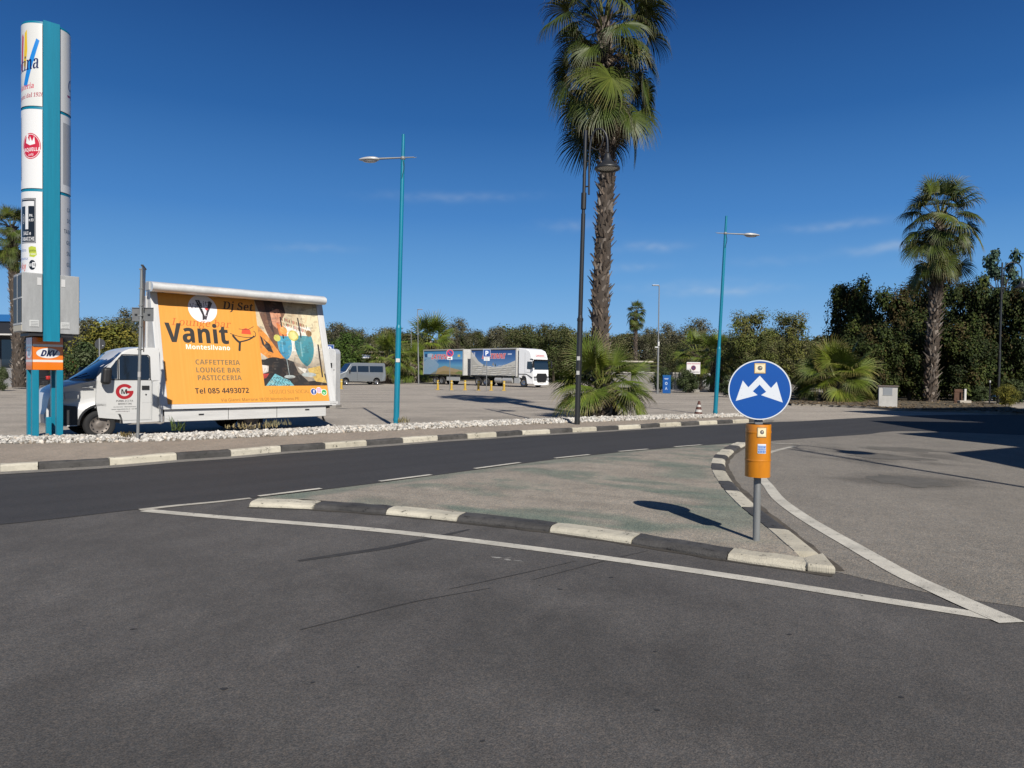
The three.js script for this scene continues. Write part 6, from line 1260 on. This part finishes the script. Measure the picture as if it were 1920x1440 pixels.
// ------------------------------------------------------------------ silver minibus
{
  const c = AT(664, 720, 78), th = Math.PI + .62, ex = V(Math.cos(th), 0, -Math.sin(th)), ez = V(Math.sin(th), 0, Math.cos(th));
  const o = V(c.x, 0, c.z), t = thing('minibus', 'silver passenger van with dark side windows parked near the fan palms', 'van', o, th);
  // local +x forward; its left-hand side, towards the camera, is local -z
  const b = new THREE.Shape(); [[-3.3, .45], [-3.36, 1.0], [-3.3, 2.3], [-3.2, 2.42], [.35, 2.42], [.75, 2.3], [1.35, 1.48], [2.0, 1.2], [2.15, .95], [2.18, .45], [1.85, .38]].forEach((p, i) => (i ? b.lineTo(...p) : b.moveTo(...p)));
  b.absarc(1.35, .38, .42, 0, Math.PI, false); b.lineTo(-1.85, .38); b.absarc(-2.25, .38, .42, 0, Math.PI, false); b.lineTo(-2.9, .38);
  const sz = (y) => .96 - .13 * clamp((y - 1.2) / 1.2);
  part(t, 'body', warp(extr(b, 1.92, .06, 3), (v) => { v.z *= sz(v.y) / .96 * (1 - .14 * smooth(1.2, 2.2, v.x)); }), M.silver);
  for (const s of [-1, 1]) {
    const f = (x, y) => sz(y);
    for (const q of [[[.1, 1.42], [1.0, 1.42], [.62, 2.05], [.12, 2.08]], [[-1.3, 1.42], [-.02, 1.42], [-.02, 2.08], [-1.3, 2.08]], [[-3.0, 1.42], [-1.42, 1.42], [-1.42, 2.08], [-3.0, 2.08]]]) part(t, 'side_window', plate(q, f, .01, .02, s), M.glass);
    part(t, 'mirror', rbox(.12, .3, .2, .95, 1.5, s * 1.06, .04), M.dark);
    part(t, 'headlight', rbox(.3, .2, .3, 1.98, .98, s * .62, .05), M.lens);
    wheel(t, 1.35, .33, s * .83, .33, .2, M.chrome, s); wheel(t, -2.25, .33, s * .83, .33, .2, M.chrome, s);
    part(t, 'door_seam', [plate([[.04, .5], [.06, .5], [.06, 1.4], [.04, 1.4]], f, .004, .02, s), plate([[-1.38, .5], [-1.36, .5], [-1.36, 2.1], [-1.38, 2.1]], f, .004, .02, s)], M.dark);
  }
  part(t, 'windscreen', [quad(V(1.34, 1.5, .8), V(1.34, 1.5, -.8), V(.77, 2.29, -.72), V(.77, 2.29, .72)).translate(.025, .02, 0)], M.glass);
  part(t, 'grille', rbox(.1, .18, .7, 2.13, .92, 0, .03), M.black);
  part(t, 'bumper', rbox(.16, .22, 1.6, 2.14, .52, 0, .05), M.dark);
}
// ------------------------------------------------------------------ left edge: a low building and a motorbike
{
  const d = 58, bx = AT(44, 720, d), t = thing('service_building', 'low dark building with a blue roof band behind the palm, left edge', 'building', V(bx.x, 0, -d)), y = (py) => AT(30, py, d).y, w = 12;
  part(t, 'wall', [box(w, y(618), .3, -w / 2 - .2, y(618) / 2, -1.6), box(.3, y(618), 6, -.25, y(618) / 2, -4.5)], std([.045, .045, .05], .6));
  part(t, 'roof_band', rbox(w + .4, y(591) - y(604), 7.5, -w / 2, (y(591) + y(604)) / 2, -3, .03), std([.015, .12, .34], .45));
  part(t, 'dark_band', box(w + .2, y(604) - y(626), .2, -w / 2 - .02, (y(604) + y(626)) / 2, .5), std([.02, .02, .024], .4));
  part(t, 'ledge', box(w + .2, .12, 1.0, -w / 2, y(628), .4), M.whiteMat);
  part(t, 'low_wall', box(w, y(691), .25, -w / 2 - .45, y(691) / 2, 2.2), M.whiteMat);
  for (let k = 0; k < 5; k++) part(t, 'window', box(.9, y(636) - y(690), .05, -1.1 - k * 1.25, (y(636) + y(690)) / 2, -1.42), M.glass);
  for (let k = 0; k < 6; k++) part(t, 'window_post', box(.12, y(632) - .2, .1, -.48 - k * 1.25, y(632) / 2, -1.38), M.grey);
  part(t, 'door_leaf', box(.7, y(655), .06, -1.4, y(655) / 2, -1.34), std([.33, .34, .35], .5));
  part(t, 'gable_wall', box(.25, y(690), 3, -.35, y(690) / 2, .6), M.whiteMat);
}
{
  const d = 53, b = AT(84, 727, d), t = thing('motorbike', 'small dark and red motorbike parked between the pylon legs far behind', 'motorbike', V(b.x, 0, -d), .9);
  wheel(t, .62, .29, 0, .29, .1, M.steel); wheel(t, -.62, .29, 0, .29, .12, M.steel);
  part(t, 'frame', [bar(V(.62, .29, .07), V(.38, .92, .05), .03), bar(V(.62, .29, -.07), V(.38, .92, -.05), .03), bar(V(-.62, .29, 0), V(.1, .42, 0), .04), rbox(.4, .36, .28, .02, .4, 0, .05)], M.dark);
  part(t, 'fairing', [rbox(.5, .3, .3, .3, .8, 0, .1, 3), rbox(.4, .16, .26, -.6, .85, 0, .06, 3), rbox(.3, .12, .18, .62, .62, 0, .05)], M.red);
  part(t, 'saddle', rbox(.62, .12, .26, -.25, .82, 0, .05, 3), M.black);
  part(t, 'handlebar', [bar(V(.34, 1.0, -.36), V(.34, 1.0, .36), .02), rbox(.05, .3, .3, .46, 1.05, 0, .03)], M.black);
  part(t, 'top_box', rbox(.36, .32, .4, -.78, 1.05, 0, .06, 3), M.dark);
}
// ------------------------------------------------------------------ back of the car park
{
  const d = 76, a = AT(1160, 697, d), b = AT(1262, 697, d), t = thing('low_wall', 'long low grey wall at the back, behind the thin lamp mast', 'wall', V(a.x - 2, 0, -d));
  part(t, 'wall', [box(b.x - a.x + 4, a.y - .14, .3, (b.x - a.x) / 2 + 1, (a.y - .14) / 2, 0)], std([.24, .23, .21], .85, { map: softWear }));
  part(t, 'coping', box(b.x - a.x + 4.1, .14, .42, (b.x - a.x) / 2 + 1, a.y - .07, 0), std([.42, .40, .36], .8));
  const d2 = 78, a2 = AT(1258, 699, d2), b2 = AT(1400, 702, d2), t2 = thing('panel_fence', 'pale grey panel fence behind the no parking board and the right turquoise lamp', 'fence', V(a2.x, 0, -d2)), n = 8, w = (b2.x - a2.x) / n;
  for (let k = 0; k < n; k++) part(t2, 'panel', box(w - .03, a2.y - .1, .06, (k + .5) * w, (a2.y - .1) / 2 + .1, rr(-.01, .01)), std([.36, .36, .345], .7));
  for (let k = 0; k <= n; k++) part(t2, 'post', box(.1, a2.y, .1, k * w, a2.y / 2, .06), M.grey);
  const d3 = 70, a3 = AT(1262, 716, d3), b3 = AT(1372, 716, d3), t3 = thing('mesh_fence', 'thin wire mesh fence before the shrubs behind the car park', 'fence', V(a3.x, 0, -d3)), W = b3.x - a3.x;
  for (let k = 0; k <= 6; k++) part(t3, 'post', cyl(.03, .03, 1.1, W * k / 6), M.galv);
  part(t3, 'wire', [...Array.from({ length: 8 }, (_, k) => box(W, .008, .008, W / 2, .1 + k * .13, 0)), ...Array.from({ length: 50 }, (_, k) => box(.008, 1.0, .008, W * k / 50, .55, 0))], M.galv);
  const d4 = 82, a4 = AT(1183, 678, d4), t4 = thing('shed', 'low shed with a flat pale roof edge behind the bushy fan palm', 'shed', V(a4.x + .5, 0, -d4));
  part(t4, 'wall', box(3, a4.y - .15, 2.4, 0, (a4.y - .15) / 2, 0), std([.06, .055, .05], .8)); part(t4, 'roof', box(3.6, .15, 3, 0, a4.y, 0), std([.5, .46, .38], .7)); part(t4, 'door', box(.9, 1.9, .05, .4, .95, 1.22), M.grey);
  const d5 = 104, a5 = AT(693, 661, d5), b5 = AT(716, 661, d5), t5 = thing('hut', 'small beige hut with a flat roof behind the silver van', 'hut', V(a5.x, 0, -d5));
  part(t5, 'wall', box(b5.x - a5.x, a5.y, 2.5, (b5.x - a5.x) / 2, a5.y / 2, 0), std([.5, .40, .27], .8)); part(t5, 'roof', box(b5.x - a5.x + .5, .2, 3, (b5.x - a5.x) / 2, a5.y + .1, 0), std([.42, .38, .32], .7)); part(t5, 'chimney', box(.25, 1.2, .25, .2, a5.y + .7, 0), M.whiteMat); part(t5, 'window', box(.5, .6, .04, .9, a5.y - .8, 1.26), M.glass);
}
// ------------------------------------------------------------------ verge on the right
{
  const F = line([[1484, 757.5], [1560, 759.5], [1650, 764], [1690, 767], [1745, 768], [1800, 769.5], [1860, 772.5], [1960, 776]], .1), B = F.map((p) => V(p.x * 1.5, .16, p.z - 26));
  struct('verge', colored(ribbon(F, B, 60, 14), (x, z) => 1 + .35 * fbm(n2, x * .5, z * .5)), ground([.12, .098, .065], roughTex, roughBump, .03), 'dry leafy verge under the dark trees on the right');
  const k = tag(new THREE.Group(), 'low pale kerb in front of the dark trees on the right', null, null, 'structure'); k.name = 'verge_kerb'; scene.add(k);
  const C = resample(F.map((p) => p.clone().setY(0)), 240);
  for (let i = 0; i < 24; i++) { const P = []; for (let j = 0; j <= 5; j++) P.push(C[i * 10 + j * 2].clone()); part(k, 'kerb_stone', kerbStone(P, [[-.02, -.05], [0, .09], [.03, .12], [.14, .125], [.15, -.05]]), kerbPaint.c); }
  const N = 2600, g = new THREE.PlaneGeometry(1, .5), lm = new THREE.InstancedMesh(g, std([.16, .11, .055], .8, { side: THREE.DoubleSide }), N), o = new THREE.Object3D(), c = new THREE.Color();
  const FF = resample(F, 100), BB = resample(B, 100);
  for (let i = 0; i < N; i++) { const s = Math.floor(rnd() * 100), p = FF[s].clone().lerp(BB[s], Math.pow(rnd(), 2.2) * .5); o.position.copy(p).add(V(rr(-.3, .3), .03, 0)); o.rotation.set(rr(-1.9, -1.2), rr(-.4, .4), rr(0, 6)); o.scale.setScalar(rr(.06, .16)); o.updateMatrix(); lm.setMatrixAt(i, o.matrix); const v = rr(.5, 1.5); c.setRGB(v, v, v); lm.setColorAt(i, c); }
  lm.name = 'leaf_litter'; scene.add(tag(lm, 'brown fallen leaves scattered under the dark trees', 'leaf litter', null, 'stuff'));
  const at = (px, py, h, d) => { const b = AT(px, py, d); return V(b.x, h, -d); };
  let t = thing('wooden_board', 'brown wooden board leaning at the foot of the trees near white stakes', 'board', at(1796, 762, .12, 43.5), .25);
  part(t, 'board', [box(.62, .84, .05, 0, .42, 0)], std([.12, .06, .035], .8, { map: darkWear })); part(t, 'batten', [box(.62, .05, .03, 0, .7, .04), box(.62, .05, .03, 0, .14, .04)], std([.1, .05, .03], .8));
  t = thing('white_stakes', 'pair of short white stakes right of the wooden board', 'stake', at(1809, 763, .12, 43.2)); part(t, 'stake', box(.12, .86, .08, 0, .43, 0), M.whiteMat); part(t, 'foot_block', rbox(.7, .16, .3, -.1, .08, .1, .03), std([.42, .38, .32], .8));
  t = thing('marker_post', 'thin black marker post left of the thicker black post', 'post', at(1855, 765, .1, 42)); part(t, 'post', cyl(.04, .04, 1.3), M.black); part(t, 'white_cap', cyl(.045, .045, .12, 0, 1.3), M.whiteMat);
  const d6 = 60, q = AT(1868, 716, d6); t = thing('blue_container', 'small blue container far behind the black post on the right', 'container', V(q.x, 0, -d6)); part(t, 'body', rbox(.7, q.y + .3, .7, 0, (q.y + .3) / 2, 0, .05), std([.02, .15, .42], .5)); part(t, 'lid', rbox(.76, .08, .76, 0, q.y + .32, 0, .03), std([.02, .12, .35], .5));
  const d7 = 72, w = AT(1878, 712, d7); t = thing('garden_wall', 'low pinkish white wall at the right edge behind the shrubs', 'wall', V(w.x, 0, -d7)); part(t, 'wall', box(14, w.y, .25, 7, w.y / 2, 0), std([.5, .42, .38], .8, { map: softWear })); part(t, 'coping', box(14.1, .08, .36, 7, w.y + .04, 0), std([.4, .36, .32], .8));
  
}
// ------------------------------------------------------------------ buildings beyond the right edge, whose shadows reach into the picture
function block(label, P, H, mat) {
  const t = thing('apartment_building', label, 'building', V(0, 0, 0)), s = new THREE.Shape(P.map((p) => new THREE.Vector2(p[0], -p[1])));
  part(t, 'wall', new THREE.ExtrudeGeometry(s, { depth: H - .3, bevelEnabled: false }).rotateX(-Math.PI / 2), mat);
  part(t, 'roof', new THREE.ExtrudeGeometry(s, { depth: .28, bevelEnabled: false }).rotateX(-Math.PI / 2).translate(0, H - .3, 0), M.concrete);
  for (let i = 0; i < P.length; i++) {
    const a = V(P[i][0], 0, P[i][1]), b = V(P[(i + 1) % P.length][0], 0, P[(i + 1) % P.length][1]), L = a.distanceTo(b), n = Math.floor(L / 3.2), ang = Math.atan2(-(b.z - a.z), b.x - a.x);
    for (let k = 0; k < n; k++) for (let f = 0; f < Math.floor(H / 3.1); f++) { const p = a.clone().lerp(b, (k + .5) / n), w = part(t, 'window', box(1.1, 1.3, .1).rotateY(ang).translate(p.x, 1.6 + f * 3.1, p.z), M.glass); part(w, 'sill', box(1.3, .08, .3).rotateY(ang).translate(p.x, .9 + f * 3.1, p.z), M.concrete); }
  }
}
const SUNK = 1 / Math.tan(SUN_EL), foot = (px, py, H, dx = 0, dz = 0) => { const p = G(px, py); return [p.x + H * SUNK * Math.sin(SUN_AZ) + dx, p.z + H * SUNK * Math.cos(SUN_AZ) + dz]; };
const SHADE_A = [foot(1627, 789, 7), foot(1757, 810, 7), foot(1678, 813, 7), foot(1908, 838, 7), foot(1775, 849, 7), foot(1920, 880, 7), [30, -3], [34, -18]];
const SHADE_B = [foot(1575, 771, 10), foot(1740, 784, 10), [36, -19], [38, -30]];
block('stepped building beyond the right edge whose shadow lies on the side road', SHADE_A, 7, std([.45, .4, .33], .85));
block('taller building further along beyond the right edge shading the verge', SHADE_B, 10, std([.42, .37, .3], .85));

scene.traverse((o) => { if (o.isMesh) { o.castShadow = true; o.receiveShadow = true; } });
renderer.render(scene, camera);
